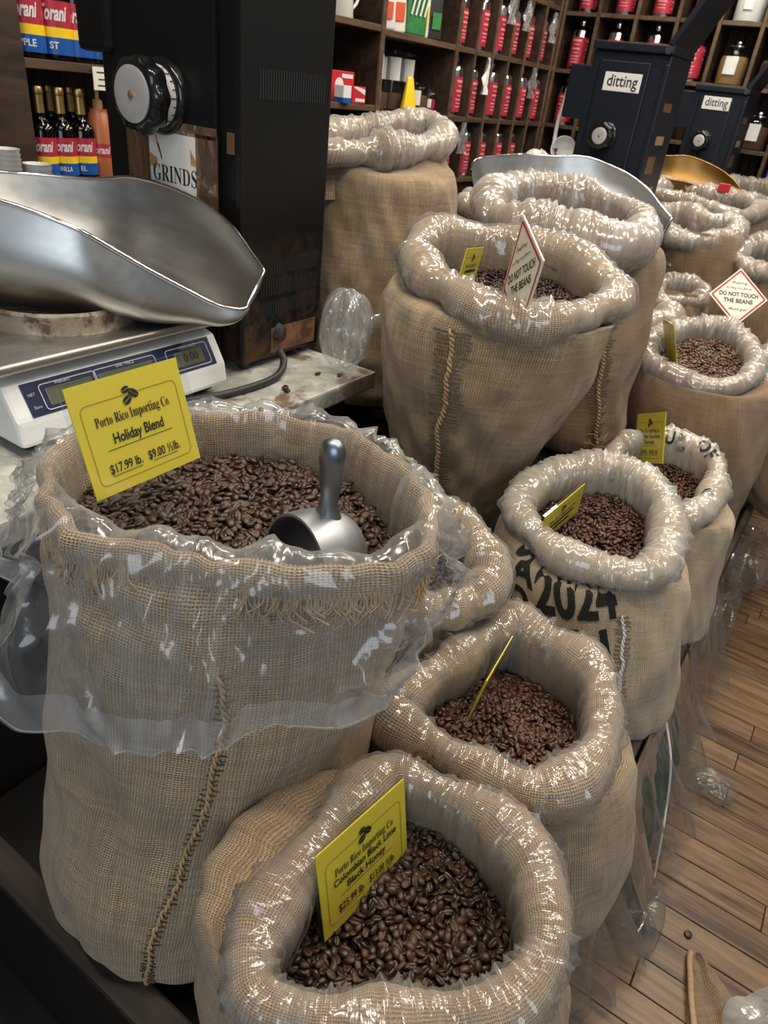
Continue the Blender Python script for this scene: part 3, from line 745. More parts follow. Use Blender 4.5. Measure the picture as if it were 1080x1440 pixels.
def sack(key, label, r0=.034, n=160, mat='burlap', filmmat='film', heap=None, seed=1, lump=.006, custom=None, film=True, rollvar=.22, front=0.0, group='open burlap sacks of coffee'):
    d = SACKS[key]
    e1, e2 = frame(d)
    ph, R, C0 = rim_curve(d, n)
    root = empty('coffee_sack', (d['rings'][0][0], d['rings'][0][1], d['rings'][0][2]), label, 'sack', group)
    T = np.roll(R, -1, 0)-np.roll(R, 1, 0); T /= np.linalg.norm(T, axis=1)[:, None]
    N = np.cross(T, [0, 0, 1.]); N /= np.linalg.norm(N, axis=1)[:, None]
    for _ in range(4): N = np.roll(N, 1, 0)+2*N+np.roll(N, -1, 0); N /= np.linalg.norm(N, axis=1)[:, None]
    U = np.array([0, 0, 1.])
    rr = r0*(1+rollvar*pn(seed, ph, 0, (1, 7), 0, 8))*(1+front*np.cos(ph-1.5*PI))
    # ---- body
    keys = []
    b0 = d['rings'][0]
    keys.append(np.array([b0[0], b0[1], b0[2]-.0]) + .55*(np.cos(ph)[:, None]*e1*b0[3]+np.sin(ph)[:, None]*e2*b0[4]))
    for i, (cx, cy, z, rx, ry) in enumerate(d['rings']):
        zz = z + (.012 if i == 0 else 0)
        keys.append(np.array([cx, cy, zz])+np.cos(ph)[:, None]*e1*rx+np.sin(ph)[:, None]*e2*ry)
    under = R + N*(rr*.35)[:, None] - U*(rr*1.0)[:, None]
    if key != 'S1': keys.append(under)
    else: keys.append(R - U*.01 + N*.004)
    keys = np.array(keys)                                   # k x n x 3
    # keep sections of the body below the rim line
    rows = []
    m = len(keys)
    K = np.concatenate([[2*keys[0]-keys[1]], keys, [2*keys[-1]-keys[-2]]])
    for t in np.linspace(0, m-1-1e-6, 12*(m-1)):
        i = int(t); f = t-i
        a, b, c, e = K[i:i+4]
        rows.append(.5*((2*b)+(c-a)*f+(2*a-5*b+4*c-e)*f*f+(3*b-a-3*c+e)*f**3))
    B = np.array(rows)
    nr = len(B)
    h = np.linspace(0, 1, nr)[:, None]
    cen = B.mean(1, keepdims=True)
    rad = B-cen; rad[..., 2] = 0
    rl = np.linalg.norm(rad, axis=2, keepdims=True); rad /= rl+1e-6
    PH = np.broadcast_to(ph[None], (nr, n))
    Z = B[..., 2]
    dis = lump*pn(seed+1, PH, Z, (1, 6), 26, 12) + lump*.45*pn(seed+2, PH, Z, (4, 22), 60, 14)
    # slack folds under the rim and near the foot
    fold = np.exp(-((h-.93)/.07)**2)*.006 + np.exp(-((h-.22)/.12)**2)*.006
    dis = dis + fold*pn(seed+3, PH, Z, (1, 5), 110, 10)
    dis = dis*np.clip(h*9, 0, 1)*np.clip((1-h)*10, .15, 1)
    B = B + rad*dis[..., None]
    B[..., 2] = np.maximum(B[..., 2], d['rings'][0][2]+.002)
    circ = 2*PI*float(np.mean(rl[nr//2]))
    seglen = np.linalg.norm(np.diff(B, axis=0), axis=2).mean(1)
    v = np.concatenate([[0], np.cumsum(seglen)])
    uu = np.concatenate([ph, [2*PI]])/(2*PI)*circ
    UV = np.stack(np.broadcast_arrays(uu[None, :], v[:, None]), -1)
    bottom = np.repeat(B[:1].mean(1, keepdims=True), n, 1)
    Bf = np.concatenate([bottom, B]); UVf = np.concatenate([UV[:1]-.1, UV])
    body = grid('body', Bf, UVf, M[mat], root, close=True)
    s = Sack()
    s.root, s.B, s.ph, s.R, s.N, s.C0, s.rr, s.e1, s.e2, s.circ, s.v, s.rad, s.n, s.U, s.mat, s.key, s.body, s.seed = root, B, ph, R, N, C0, rr, e1, e2, circ, v, rad, n, U, mat, key, body, seed
    # ---- heap level
    hd, hs, hdome = heap if heap else (.05, 0, 0)
    s.hd, s.hs, s.dome = hd, hs, hdome
    if custom: custom(s); return s
    # ---- rolled rim: inner wall, then round the roll
    depth = hd+.05
    inner = [(-.25, -depth), (-.62, -depth*.66), (-.93, -depth*.33)]
    arcs = np.linspace(PI, -150*D2R, 22)
    prof_n = np.array([a for a, _ in inner]+list(np.cos(arcs)))
    prof_u = np.array([b for _, b in inner]+[0]*len(arcs))
    isarc = np.array([0]*len(inner)+[1]*len(arcs))
    sarc = np.concatenate([[0]*len(inner), np.sin(arcs)])
    def prof(off, wr):
        """wr: rows x n wrinkle height"""
        P = np.zeros((len(prof_n), n, 3))
        for i in range(len(prof_n)):
            q = rr+off
            nn = prof_n[i]*q + (np.cos(arcs[i-len(inner)]) if isarc[i] else -1)*wr[i]
            uz = (sarc[i]*q + sarc[i]*wr[i]) if isarc[i] else prof_u[i]+0*q
            P[i] = R + N*nn[:, None] + U*uz[:, None]
        return P
    rows_ = len(prof_n)
    PHr = np.broadcast_to(ph[None], (rows_, n)); AL = np.linspace(0, 1, rows_)[:, None]
    kk = max(10, int(circ*22))
    lum = r0*.11*pn(seed+5, PHr, AL, (2, 12), 4, 10) + r0*.05*np.abs(pn(seed+6, PHr, AL, (8, kk), 7, 10))*isarc[:, None]
    P = prof(0.0, lum)
    vl = np.concatenate([[0], np.cumsum(np.linalg.norm(np.diff(P, axis=0), axis=2).mean(1))])
    UVr = np.stack(np.broadcast_arrays(uu[None, :], vl[:, None]+.013), -1)
    grid('rolled_rim', P, UVr, M[mat], root, close=True)
    # ---- plastic liner over the roll, tucked under it outside and running down inside
    if film:
        n2 = n*3
        idx = np.arange(n2)/3.0
        def up(A): return np.stack([np.interp(idx, np.arange(n+1), np.concatenate([A[:, k], A[:1, k]])) for k in range(A.shape[1])], 1)
        ph2 = np.arange(n2)/n2*2*PI
        keep = slice(0, rows_-3)
        Pf = prof(.0022, lum)[keep]
        Pf = np.stack([up(Pf[i]) for i in range(len(Pf))])
        m_ = len(Pf)
        PH2 = np.broadcast_to(ph2[None], (m_, n2)); A2 = np.linspace(0, 1, m_)[:, None]
        w = 1-np.abs(pn(seed+8, PH2, A2, (5, kk), 9, 12)); w = np.clip(w, 0, 1)**2.2
        w2 = pn(seed+9, PH2, A2, (3, 12), 8, 8)
        nrm = Pf - (up(R)[None] - 0)
        nrm[:len(inner)] = -up(N)[None]
        nrm /= np.linalg.norm(nrm, axis=2, keepdims=True)+1e-6
        Pf = Pf + nrm*(r0*.05*w+r0*.035*w2+r0*.03+pleats(seed+12, PH2, A2, int(44*circ)+10, circ, .0052*min(1, r0/.032)*min(1, circ/1.1), .0040, (.15, .9), (.25, .75), .6))[..., None]
        uu2 = np.concatenate([ph2, [2*PI]])/(2*PI)*circ
        UVs = np.stack(np.broadcast_arrays(uu2[None, :], vl[keep][:, None]), -1)
        lin = grid('plastic_liner', Pf, UVs, M[filmmat], root, close=True)
        lin['label'] = 'clear plastic liner folded over the rim'
    return s

def heap_fn(s, inset=None):
    """boundary and height of the bean surface: returns arrays over phi"""
    ins = (s.rr*.55+.004) if inset is None else inset
    bd = s.R - s.N*ins[:, None] if np.ndim(ins) else s.R - s.N*ins
    c = bd.mean(0)
    def height(P):
        b = (P-c) @ s.e2
        return b*s.hs
    z0 = s.R[:, 2].mean()-s.hd
    return bd, c, z0

def point_in(bd, P):
    x, y = P[:, 0], P[:, 1]; X, Y = bd[:, 0], bd[:, 1]
    inside = np.zeros(len(P), bool)
    j = len(X)-1
    for i in range(len(X)):
        c = ((Y[i] > y) != (Y[j] > y)) & (x < (X[j]-X[i])*(y-Y[i])/(Y[j]-Y[i]+1e-12)+X[i])
        inside ^= c; j = i
    return inside

def bean_proto(rows=6, seg=9):
    """half-ellipsoid bean with a flat side and the slit down it; long axis x, slit side +z"""
    V, F = [], []
    L, Wd, H = .0085, .0062, .0046
    V.append((-L, 0, .0006))
    for i in range(1, rows):
        t = -1+2*i/rows; x = L*math.sin(t*PI/2); r = math.cos(t*PI/2)**.85
        for k in range(seg):
            a = 2*PI*k/seg+PI/2
            y, z = Wd*r*math.cos(a), H*r*math.sin(a)
            if z > 0: z *= .62
            if k == 0: z = H*r*.62-.0034*r                     # slit
            V.append((x, y*(1.0), z))
    V.append((L, 0, .0006))
    for k in range(seg): F.append((0, 1+(k+1) % seg, 1+k))
    for i in range(rows-2):
        for k in range(seg):
            a = 1+i*seg+k; b = 1+i*seg+(k+1) % seg
            F.append((a, b, b+seg, a+seg))
    e = len(V)-1; o = 1+(rows-2)*seg
    for k in range(seg): F.append((e, o+k, o+(k+1) % seg))
    V = np.array(V)
    # narrow slit: pull the neighbours of the slit row close to it
    for i in range(1, rows):
        b = 1+(i-1)*seg
        V[b+1, 1] *= .34; V[b+seg-1, 1] *= .34
    T = []
    for f in F:
        T.append(f[:3])
        if len(f) == 4: T.append((f[0], f[2], f[3]))
    return V, np.array(T)

BV, BF = bean_proto()
BVs, BFs = bean_proto(4, 7)

def rand_rots(n, seed, flat=.75):
    r = np.random.default_rng(seed)
    yaw = r.uniform(0, 2*PI, n)
    roll = np.where(r.random(n) < .58, r.normal(0, .55, n), PI+r.normal(0, .55, n))
    pit = r.normal(0, .35, n)
    out = np.zeros((n, 3, 3))
    for i in range(n):
        cy, sy = math.cos(yaw[i]), math.sin(yaw[i]); cp, sp = math.cos(pit[i]), math.sin(pit[i]); cr, sr = math.cos(roll[i]), math.sin(roll[i])
        out[i] = np.array([[cy, -sy, 0], [sy, cy, 0], [0, 0, 1]]) @ np.array([[cp, 0, sp], [0, 1, 0], [-sp, 0, cp]]) @ np.array([[1, 0, 0], [0, cr, -sr], [0, sr, cr]])
    return out

def fill_beans(s, mat, label, spacing=.0094, layers=2, size=.80, small=False, inset=None, singles=0, group=None, slabel=None):
    bd, c, z0 = heap_fn(s, inset)
    r = np.random.default_rng(s.seed+77)
    lo, hi = bd.min(0)[:2], bd.max(0)[:2]
    pts = []
    for L in range(layers):
        y = lo[1]; row = 0
        while y < hi[1]:
            x = lo[0] + (row % 2)*spacing/2 + L*spacing*.4
            while x < hi[0]:
                pts.append((x+r.normal(0, spacing*.17), y+r.normal(0, spacing*.17), -L*.0055+r.normal(0, .0014)))
                x += spacing
            y += spacing*.866; row += 1
    P = np.array(pts)
    P = P[point_in(bd, P)]
    ext = np.abs((bd-c)[:, :2]).max()
    def surf(Q):
        b = (Q[:, :2]-c[:2]) @ s.e2[:2]
        q = np.linalg.norm(Q[:, :2]-c[:2], axis=1)/ext
        return z0 + b*s.hs + s.dome*(1-q*q) + .006*np.sin(Q[:, 0]*55+s.seed)*np.sin(Q[:, 1]*47)
    P[:, 2] += surf(P)
    Rm = rand_rots(len(P), s.seed+5)
    sc = size*r.normal(1, .09, len(P))
    V0, F0 = (BVs, BFs) if small else (BV, BF)
    one = []
    if singles:
        camp = np.array([0, 0, 1.55])
        top = P[:, 2]-surf(P) > -.0045
        dist = np.linalg.norm(P-camp, axis=1) + np.where(top, 0, 5)
        order = np.argsort(dist)
        one = order[:singles]
    rest = np.ones(len(P), bool); rest[one] = False
    Pm, Rr, ss = P[rest], Rm[rest], sc[rest]
    V = np.einsum('nij,vj->nvi', Rr, V0)*ss[:, None, None] + Pm[:, None]
    F = (F0[None] + (np.arange(len(Pm))*len(V0))[:, None, None]).reshape(-1, 3)
    # bed under the visible layers
    k = len(bd)//2
    ring = bd[::2]; bed = [np.array([c[0], c[1], 0])]
    for q in (.35, .7, 1.0): bed += [np.array([*(c[:2]+(p[:2]-c[:2])*q), 0]) for p in ring]
    bed = np.array(bed); bed[:, 2] = surf(bed)-.008*layers+.002
    m = len(ring); bf = []
    for a in range(m): bf.append((0, 1+a, 1+(a+1) % m))
    for q in range(2):
        for a in range(m):
            o1, o2 = 1+q*m, 1+(q+1)*m
            bf += [(o1+a, o2+a, o2+(a+1) % m), (o1+a, o2+(a+1) % m, o1+(a+1) % m)]
    V = np.concatenate([V.reshape(-1, 3), bed]); F = np.concatenate([F, np.array(bf)+len(Pm)*len(V0)])
    o = link('coffee_beans', np_mesh('coffee_beans', V, F, None, True), M[mat])
    tag(o, label, 'beans', None, 'stuff')
    if singles:
        me = np_mesh('coffee_bean', BV, BF, None, True); me.materials.append(M[mat])
        proto = bpy.data.objects.new('coffee_bean', me)
        tag(proto, slabel, 'bean', group)
        for j, i in enumerate(one):
            ob = proto if j == 0 else proto.copy()
            COL.objects.link(ob)
            ob.matrix_world = m4(Rm[i]*sc[i], P[i])
    return o

def on_body(s, phi, z, off=.002):
    """point on the body at angle phi (0 right, 90 away, 270 towards the viewer) and height z"""
    f = (phi % (2*PI))/(2*PI)*s.n
    i = int(f) % s.n; j = (i+1) % s.n; q = f-int(f)
    colm = s.B[:, i]*(1-q)+s.B[:, j]*q
    zz = np.maximum.accumulate(colm[:, 2]+np.arange(len(colm))*1e-7)
    x = np.interp(z, zz, colm[:, 0]); y = np.interp(z, zz, colm[:, 1])
    k = min(int(np.searchsorted(zz, z)), len(colm)-1)
    rd = s.rad[k, i]
    return np.array([x, y, z])+rd*off

def seam(s, phis, z0, z1, mat='rope', rad=.0042, threads=True, seed=3, tw=.02, tmat='thread_dark', n=70):
    """a raised stitched seam down the body; phis: angle (deg) at top .. bottom"""
    r = np.random.default_rng(seed)
    zs = np.linspace(z0, z1, n)
    ps = np.interp(np.linspace(0, 1, n), np.linspace(0, 1, len(phis)), phis)*D2R
    wob = .010*np.sin(np.linspace(0, 26, n)+r.uniform(0, 6)) + r.normal(0, .004, n)
    path = np.array([on_body(s, p+w, z, rad*.7) for p, w, z in zip(ps, wob, zs)])
    # two strands twisted about each other
    n3 = n*4
    fine = smooth_path(path, n3)
    tg = np.gradient(fine, axis=0); tg /= np.linalg.norm(tg, axis=1)[:, None]
    outw = np.stack([on_body(s, p, z, 1.0)-on_body(s, p, z, 0.0) for p, z in zip(np.interp(np.linspace(0, 1, n3), np.linspace(0, 1, n), ps), np.linspace(z0, z1, n3))])
    sid = np.cross(tg, outw)
    tw_ = np.linspace(0, abs(z0-z1)/.022*2*PI, n3)[:, None]
    VS, FS = [], []
    for ph0 in (0, PI):
        pt = fine + rad*.62*(np.cos(tw_+ph0)*sid + np.sin(tw_+ph0)*outw)
        V_, F_ = tube_np(pt, rad*.66, 6); FS.append(F_+sum(map(len, VS))); VS.append(V_)
    VS, FS = np.concatenate(VS), np.concatenate(FS)
    tube_obj = link('seam', np_mesh('seam', VS, FS, np.stack([VS[:, 0]*3, VS[:, 2]*3], 1)), M[mat], s.root)
    if threads:
        Vs, Fs, k = [], [], 0
        for i in range(int(abs(z0-z1)/.0085)):
            z = z0+(z1-z0)*(i+.5)/int(abs(z0-z1)/.0085); p = np.interp((z-z0)/(z1-z0), np.linspace(0, 1, len(phis)), phis)*D2R
            a = r.uniform(.5, 1.0)*tw/s.circ*2*PI; b = r.uniform(.5, 1.0)*tw/s.circ*2*PI
            pt = np.array([on_body(s, p+q, z+r.normal(0, .001), .0016) for q in np.linspace(-a, b, 5)])
            V, F = tube_np(pt, .0010, 4)
            Vs.append(V); Fs.append(F+k); k += len(V)
        t = link('seam_threads', np_mesh('seam_threads', np.concatenate(Vs), np.concatenate(Fs)), M[tmat], s.root)
        t['kind'] = 'stuff'
    return tube_obj

def print_on(s, items, mat='ink_faded', name='printed_letters', off=.0022):
    """stencilled print: (text, phi0 deg, z, size, sx, turn deg)"""
    V, F = [], []
    rloc = s.circ/(2*PI)
    for (t, p0, z, size, sx, turn) in items:
        v, f = text_vf(t, size, bold=.035, sx=sx, res=4)
        bm = bmesh.new()
        vs = [bm.verts.new((x, y, 0)) for x, y in v]
        for q in f:
            try: bm.faces.new([vs[i] for i in q])
            except ValueError: pass
        for _ in range(2):
            es = [e for e in bm.edges if e.calc_length() > .012]
            if es: bmesh.ops.subdivide_edges(bm, edges=es, cuts=1)
            bmesh.ops.triangulate(bm, faces=bm.faces)
        bm.verts.index_update()
        c, q = math.cos(turn*D2R), math.sin(turn*D2R)
        k = len(V)
        for w in bm.verts:
            x, y = w.co.x*c-w.co.y*q, w.co.x*q+w.co.y*c
            V.append(on_body(s, p0*D2R+x/rloc, z+y, off))
        F += [tuple(w.index+k for w in fc.verts) for fc in bm.faces]
        bm.free()
    return link(name, np_mesh(name, np.array(V), F, None, False), M[mat], s.root)

def print_on_roll(s, items, mat='ink_faded'):
    """stencilled print on the rolled rim: (text, phi0 deg, alpha0 deg, size, turn deg)"""
    V, F = [], []
    k_ = s.circ/(2*PI)
    for t, p0, a0, size, turn in items:
        v, f = text_vf(t, size, bold=.03, res=2)
        c, q = math.cos(turn*D2R), math.sin(turn*D2R); k = len(V)
        for x, y in v:
            x, y = x*c-y*q, x*q+y*c
            g = ((p0*D2R+x/k_) % (2*PI))/(2*PI)*s.n; i = int(g) % s.n; j = (i+1) % s.n; w = g-int(g)
            R_ = s.R[i]*(1-w)+s.R[j]*w; N_ = s.N[i]*(1-w)+s.N[j]*w; r_ = s.rr[i]*1.06+.0025
            al = a0*D2R+y/r_
            V.append(R_+N_*math.cos(al)*r_+s.U*math.sin(al)*r_)
        F += [tuple(a+k for a in fc) for fc in f]
    return link('printed_letters', np_mesh('printed_letters', np.array(V), F, None, False), M[mat], s.root)

# ------------------------------------------------------------------ cards
def beans_emblem(f, x, y, k):
    for cx, cy, a, b, r in ((-.34, .62, .48, .33, .25), (.44, .10, .66, .40, -.65), (-.40, -.42, .56, .40, .55)):
        n = 14; c, q = math.cos(r), math.sin(r)
        for sg in (1, -1):                                             # two halves, the slit left open between them
            t = np.linspace(.10, PI-.10, n); X, Y = a*k*np.cos(t), sg*b*k*np.sin(t)
            f.add(np.stack([x+cx*k+X*c-Y*q, y+cy*k+X*q+Y*c], 1), [tuple(range(n)) if sg > 0 else tuple(range(n))[::-1]])

def price_card(pos, ypr, w, h, lines, label, sleeve=(.006, .006, .006, .006), slots=None):
    """yellow card in a clear sleeve; lines: (text, y, size, style)"""
    root = empty('price_card', pos, label, 'price card')
    X = m4(rot(*ypr), pos)
    box('card', (-w/2, -.0008, -h/2), (w/2, .0008, h/2), M['yellow'], root, M4=X)
    f = Flat()
    f.poly(rrect(w*.86, h*.72, h*.06), h*.009)
    # the frame sits lower on the card, as printed
    f.V = [(x, y-h*.045) for x, y in f.V]
    f.place('border_line', M['frame_ink'], root, X, .0014)
    g = Flat()
    beans_emblem(g, 0, h*.30, h*.09)
    for t, x, y, sz, kw in lines:
        if t == '_': g.line((x-sz/2, y), (x+sz/2, y), h*.006)
        elif t == '=': g.rect(x-sz/2, y-h*.028, x+sz/2, y+h*.028)
        else: g.text(t, x, y, sz, **kw)
    o = g.place('lettering', M['ink'], root, X, .0018)
    l, r_, t_, b_ = sleeve
    box('clear_sleeve', (-w/2-l, -.0030, -h/2-b_), (w/2+r_, .0024, h/2+t_), M['sleeve'], root, M4=X)
    return root
# ------------------------------------------------------------------ the sacks, front to back
def holiday(s):
    """open sack with its edge folded out, a frayed collar and a loose plastic skirt hanging over it"""
    n, ph, R, N, U = s.n, s.ph, s.R, s.N, s.U
    # burlap edge: inner wall, thin fold, collar outside
    prof = [(-.012, -.20), (-.010, -.14), (-.008, -.08), (-.006, -.03), (-.002, -.004), (.006, .003), (.013, -.002), (.016, -.010), (.017, -.020), (.016, -.030), (.014, -.038)]
    PHr = np.broadcast_to(ph[None], (len(prof), n)); AL = np.linspace(0, 1, len(prof))[:, None]
    wv = .006*pn(41, PHr, AL, (2, 16), 5, 12) + .003*pn(42, PHr, AL, (10, 40), 4, 12)
    P = np.stack([R + N*(a+wv[i])[:, None] + U*(b+.004*np.sin(ph*9+i*.2))[:, None] for i, (a, b) in enumerate(prof)])
    uu = np.concatenate([ph, [2*PI]])/(2*PI)*s.circ
    vl = np.concatenate([[0], np.cumsum(np.linalg.norm(np.diff(P, axis=0), axis=2).mean(1))])
    grid('folded_rim', P, np.stack(np.broadcast_arrays(uu[None, :], vl[:, None]), -1), M[s.mat], s.root, close=True)
    # frayed threads along the collar's lower edge
    r = np.random.default_rng(4); Vs, Fs, k = [], [], 0
    for _ in range(900):
        f = r.uniform(0, n); i = int(f) % n
        p = P[-1, i] + (P[-1, (i+1) % n]-P[-1, i])*(f-int(f))
        L = r.uniform(.012, .034); side = r.normal(0, .6)
        t = np.array([-N[i, 1], N[i, 0], 0])
        path = np.array([p + N[i]*(.001+.004*q) - U*L*q + t*side*L*q*q for q in np.linspace(-.4, 1, 5)])
        V, F = tube_np(path, .0013, 3); Vs.append(V); Fs.append(F+k); k += len(V)
    o = link('frayed_edge', np_mesh('frayed_edge', np.concatenate(Vs), np.concatenate(Fs)), M['rope'], s.root); o['kind'] = 'stuff'
    # plastic: inside wall, over the rim, flaring skirt outside
    n2 = n*3; idx = np.arange(n2)/3.0
    up = lambda A: np.stack([np.interp(idx, np.arange(n+1), np.concatenate([A[:, k], A[:1, k]])) for k in range(A.shape[1])], 1)
    R2, N2 = up(R), up(N); N2 /= np.linalg.norm(N2, axis=1)[:, None]
    p2 = np.arange(n2)/n2*2*PI
    an = SKIRT
    A = np.array(an+[(a[0]+360, *a[1:]) for a in an]+[(a[0]-360, *a[1:]) for a in an]); A = A[np.argsort(A[:, 0])]
    out_ = np.interp(p2/D2R, A[:, 0], A[:, 1]); hz = np.interp(p2/D2R, A[:, 0], A[:, 2])
    inn = [(-.019, -.20), (-.017, -.14), (-.016, -.09), (-.016, -.05), (-.014, -.02), (-.010, .002)]
    ov = [(-.002, .011), (.009, .012), (.019, .003)]
    rows = [R2+N2*a+U*b for a, b in inn+ov]
    lip = .007*(1+pn(61, p2, 0, (3, 24), 0, 14))
    for j in range(len(inn)-1, len(inn)+2): rows[j] = rows[j] + U*lip[:, None]
    K = 26
    base = rows[-1]
    L = base[:, 2]-hz
    for q in np.linspace(1/K, 1, K):
        # falls close to the collar first, then stands off towards the hem
        fl = .006 + out_*q**1.25
        pl = (.016*q)*pn(62, p2, q*.8, (3, 13), 2, 12) + .004*pn(63, p2, q, (10, 36), 6, 12)
        rows.append(base + N2*(fl+pl)[:, None] - U*(L*q)[:, None])
    P = np.stack(rows)
    m = len(P)
    PH2 = np.broadcast_to(p2[None], (m, n2)); A2 = np.linspace(0, 1, m)[:, None]
    wr = (1-np.abs(pn(64, PH2, A2, (4, 30), 16, 14))).clip(0, 1)**3*.004 + pleats(65, PH2, A2, 46, s.circ, .010, .0065, (.3, 1.0), (.2, .6), .35) + pleats(66, PH2, A2, 60, s.circ, .006, .0042, (.15, .5), (.08, .25), .9)
    P = P + N2[None]*wr[..., None]*np.where(A2 < .2, -.6, 1)[..., None]
    vl = np.concatenate([[0], np.cumsum(np.linalg.norm(np.diff(P, axis=0), axis=2).mean(1))])
    uu = np.concatenate([p2, [2*PI]])/(2*PI)*s.circ
    o = grid('plastic_liner', P, np.stack(np.broadcast_arrays(uu[None, :], vl[:, None]), -1), M['film_skirt'], s.root, close=True)
    o['label'] = 'loose clear plastic liner hanging outside like a skirt'
    # the hem is doubled: a second ply along the lower edge
    ply = P[-6:] + N2[None]*.003
    o = grid('hem_fold', ply, np.stack(np.broadcast_arrays(uu[None, :], vl[-6:, None]), -1), M['film_hem'], s.root, close=True)
    hem = P[-1]; hem = np.concatenate([hem, hem[:1]])
    t = tube('liner_hem', hem, .0011, M['film_milky'], s.root, 4)

# hem of the loose skirt: (angle deg, stand-off from the rim, height)
SKIRT = [(0, .002, 1.05), (25, .004, 1.06), (60, .010, 1.07), (110, .010, 1.07), (150, .02, 1.05), (172, .035, 1.02), (188, .05, .985), (203, .06, .935),
         (216, .06, .885), (227, .05, .855), (245, .042, .872), (265, .036, .905), (285, .03, .935), (305, .022, .965), (330, .010, 1.015)]

s1 = sack('S1', 'tall sack with loose plastic skirt and metal scoop in its beans', n=240, mat='burlap', heap=(.075, 0, 0), seed=21, lump=.007, custom=holiday)
seam(s1, [266, 267, 265, 261, 257, 256], .98, .40, rad=.0032, tw=.011, seed=5)
fill_beans(s1, 'bean', 'bed of roasted beans around the metal scoop', inset=.024, spacing=.0112, size=.95)

s2 = sack('S2', 'front sack with plastic-lined rim and Black Honey card', r0=.026, n=220, mat='burlap_warm', filmmat='film', heap=(.080, .15, .004), seed=31, lump=.006)
fill_beans(s2, 'bean', 'bed of roasted beans filling the front sack', singles=300, group='coffee beans on top in the front sack',
           slabel='single roasted brown coffee bean lying on top in the front sack')
s3 = sack('S3', 'second sack from the front with card seen edge-on', r0=.031, n=200, mat='burlap', heap=(.065, -.10, .015), seed=33)
fill_beans(s3, 'bean_red', 'bed of red-brown beans beside the edge-on card')
s4 = sack('S4', 'short sack half hidden behind the skirted sack', r0=.031, n=140, mat='burlap', heap=(.030, .46, .0), seed=35)
fill_beans(s4, 'bean_dark', 'dark beans in the half hidden short sack')
s5 = sack('S5', 'sack stencilled 2024 with a white stitched seam', r0=.031, n=180, mat='burlap_pale', filmmat='film_milky', heap=(.045, .30, .012), seed=37)
fill_beans(s5, 'bean_red', 'red-brown beans in the sack stencilled 2024')
s6 = sack('S6', 'pale sack with black lettering under its plastic rim', r0=.027, n=140, mat='burlap_pale', filmmat='film_milky', heap=(.045, .40, .0), seed=39)
fill_beans(s6, 'bean_red', 'red-brown beans behind the sack stencilled 2024', small=True)
s7 = sack('S7', 'tall middle sack with rope seam and diamond sign', r0=.037, n=200, mat='burlap', heap=(.06, .17, .01), seed=41, lump=.007)
seam(s7, [253, 255, 254, 257, 256], 1.15, .64, rad=.0050, tw=.032, seed=9)
fill_beans(s7, 'bean_dark', 'dark beans under the upright diamond sign', small=True)
s8 = sack('S8', 'tallest sack standing behind the rope-seamed sack', r0=.043, n=180, mat='burlap_brown', filmmat='film_milky', heap=(.08, .2, 0), seed=43, lump=.007, front=.35)
seam(s8, [296, 297, 299, 303, 306], 1.22, .70, rad=.005, tw=.035, seed=12)
Vs, Fs, k = [], [], 0
rr_ = np.random.default_rng(8)
p0 = on_body(s8, 305*D2R, .72, .006)
for _ in range(9):
    e = p0 + np.array([rr_.uniform(-.05, .07), rr_.uniform(-.04, .02), rr_.uniform(-.05, .06)])
    V, F = tube_np(smooth_path([p0, (p0+e)/2+rr_.normal(0, .012, 3), e], 8), .0013, 4); Vs.append(V); Fs.append(F+k); k += len(V)
o = link('loose_threads', np_mesh('loose_threads', np.concatenate(Vs), np.concatenate(Fs)), M['rope'], s8.root); o['kind'] = 'stuff'
s9 = sack('S9', 'sack with crumpled plastic top beside the big black grinder', r0=.034, n=160, mat='burlap', filmmat='film_milky', heap=(.06, .25, 0), seed=45, lump=.009, front=.2)
s10 = sack('S10', 'sack of pale beans in front of the tilted diamond sign', r0=.030, n=140, mat='burlap_brown', filmmat='film_milky', heap=(.025, .40, .01), seed=47)
fill_beans(s10, 'bean_pale', 'pale roasted beans in front of the diamond sign', small=True)
s11 = sack('S11', 'small sack with yellowed plastic roll by thin yellow card', r0=.040, n=90, mat='burlap_warm', filmmat='film_milky', heap=(.05, .3, 0), seed=49)
s12 = sack('S12', 'small sack left of the tilted diamond sign', r0=.027, n=90, mat='burlap_brown', filmmat='film_milky', heap=(.05, .25, 0), seed=51)
s13 = sack('S13', 'wide sack with deeply folded plastic mouth behind small sacks', r0=.036, n=110, mat='burlap_brown', filmmat='film_milky', heap=(.06, .25, 0), seed=53)
s14 = sack('S14', 'far sack with broad plastic rim in front of brass pan', r0=.034, n=110, mat='burlap_brown', filmmat='film_milky', heap=(.05, .1, 0), seed=55)
s15 = sack('S15', 'sack with bunched plastic rim above right of diamond sign', r0=.036, n=90, mat='burlap_brown', filmmat='film_milky', heap=(.05, .3, 0), seed=57)
s16 = sack('S16', 'small plastic-topped sack peeping out left of the tallest sack', r0=.030, n=80, mat='burlap_warm', filmmat='film_milky', heap=(.05, .2, 0), seed=59)
s17 = sack('S17', 'sack at right edge beside the pale beans', r0=.032, n=90, mat='burlap_brown', filmmat='film_milky', heap=(.05, .5, 0), seed=61)
s18 = sack('S18', 'farthest sack right of the brass pan', r0=.032, n=90, mat='burlap_brown', filmmat='film_milky', heap=(.05, .15, 0), seed=63)

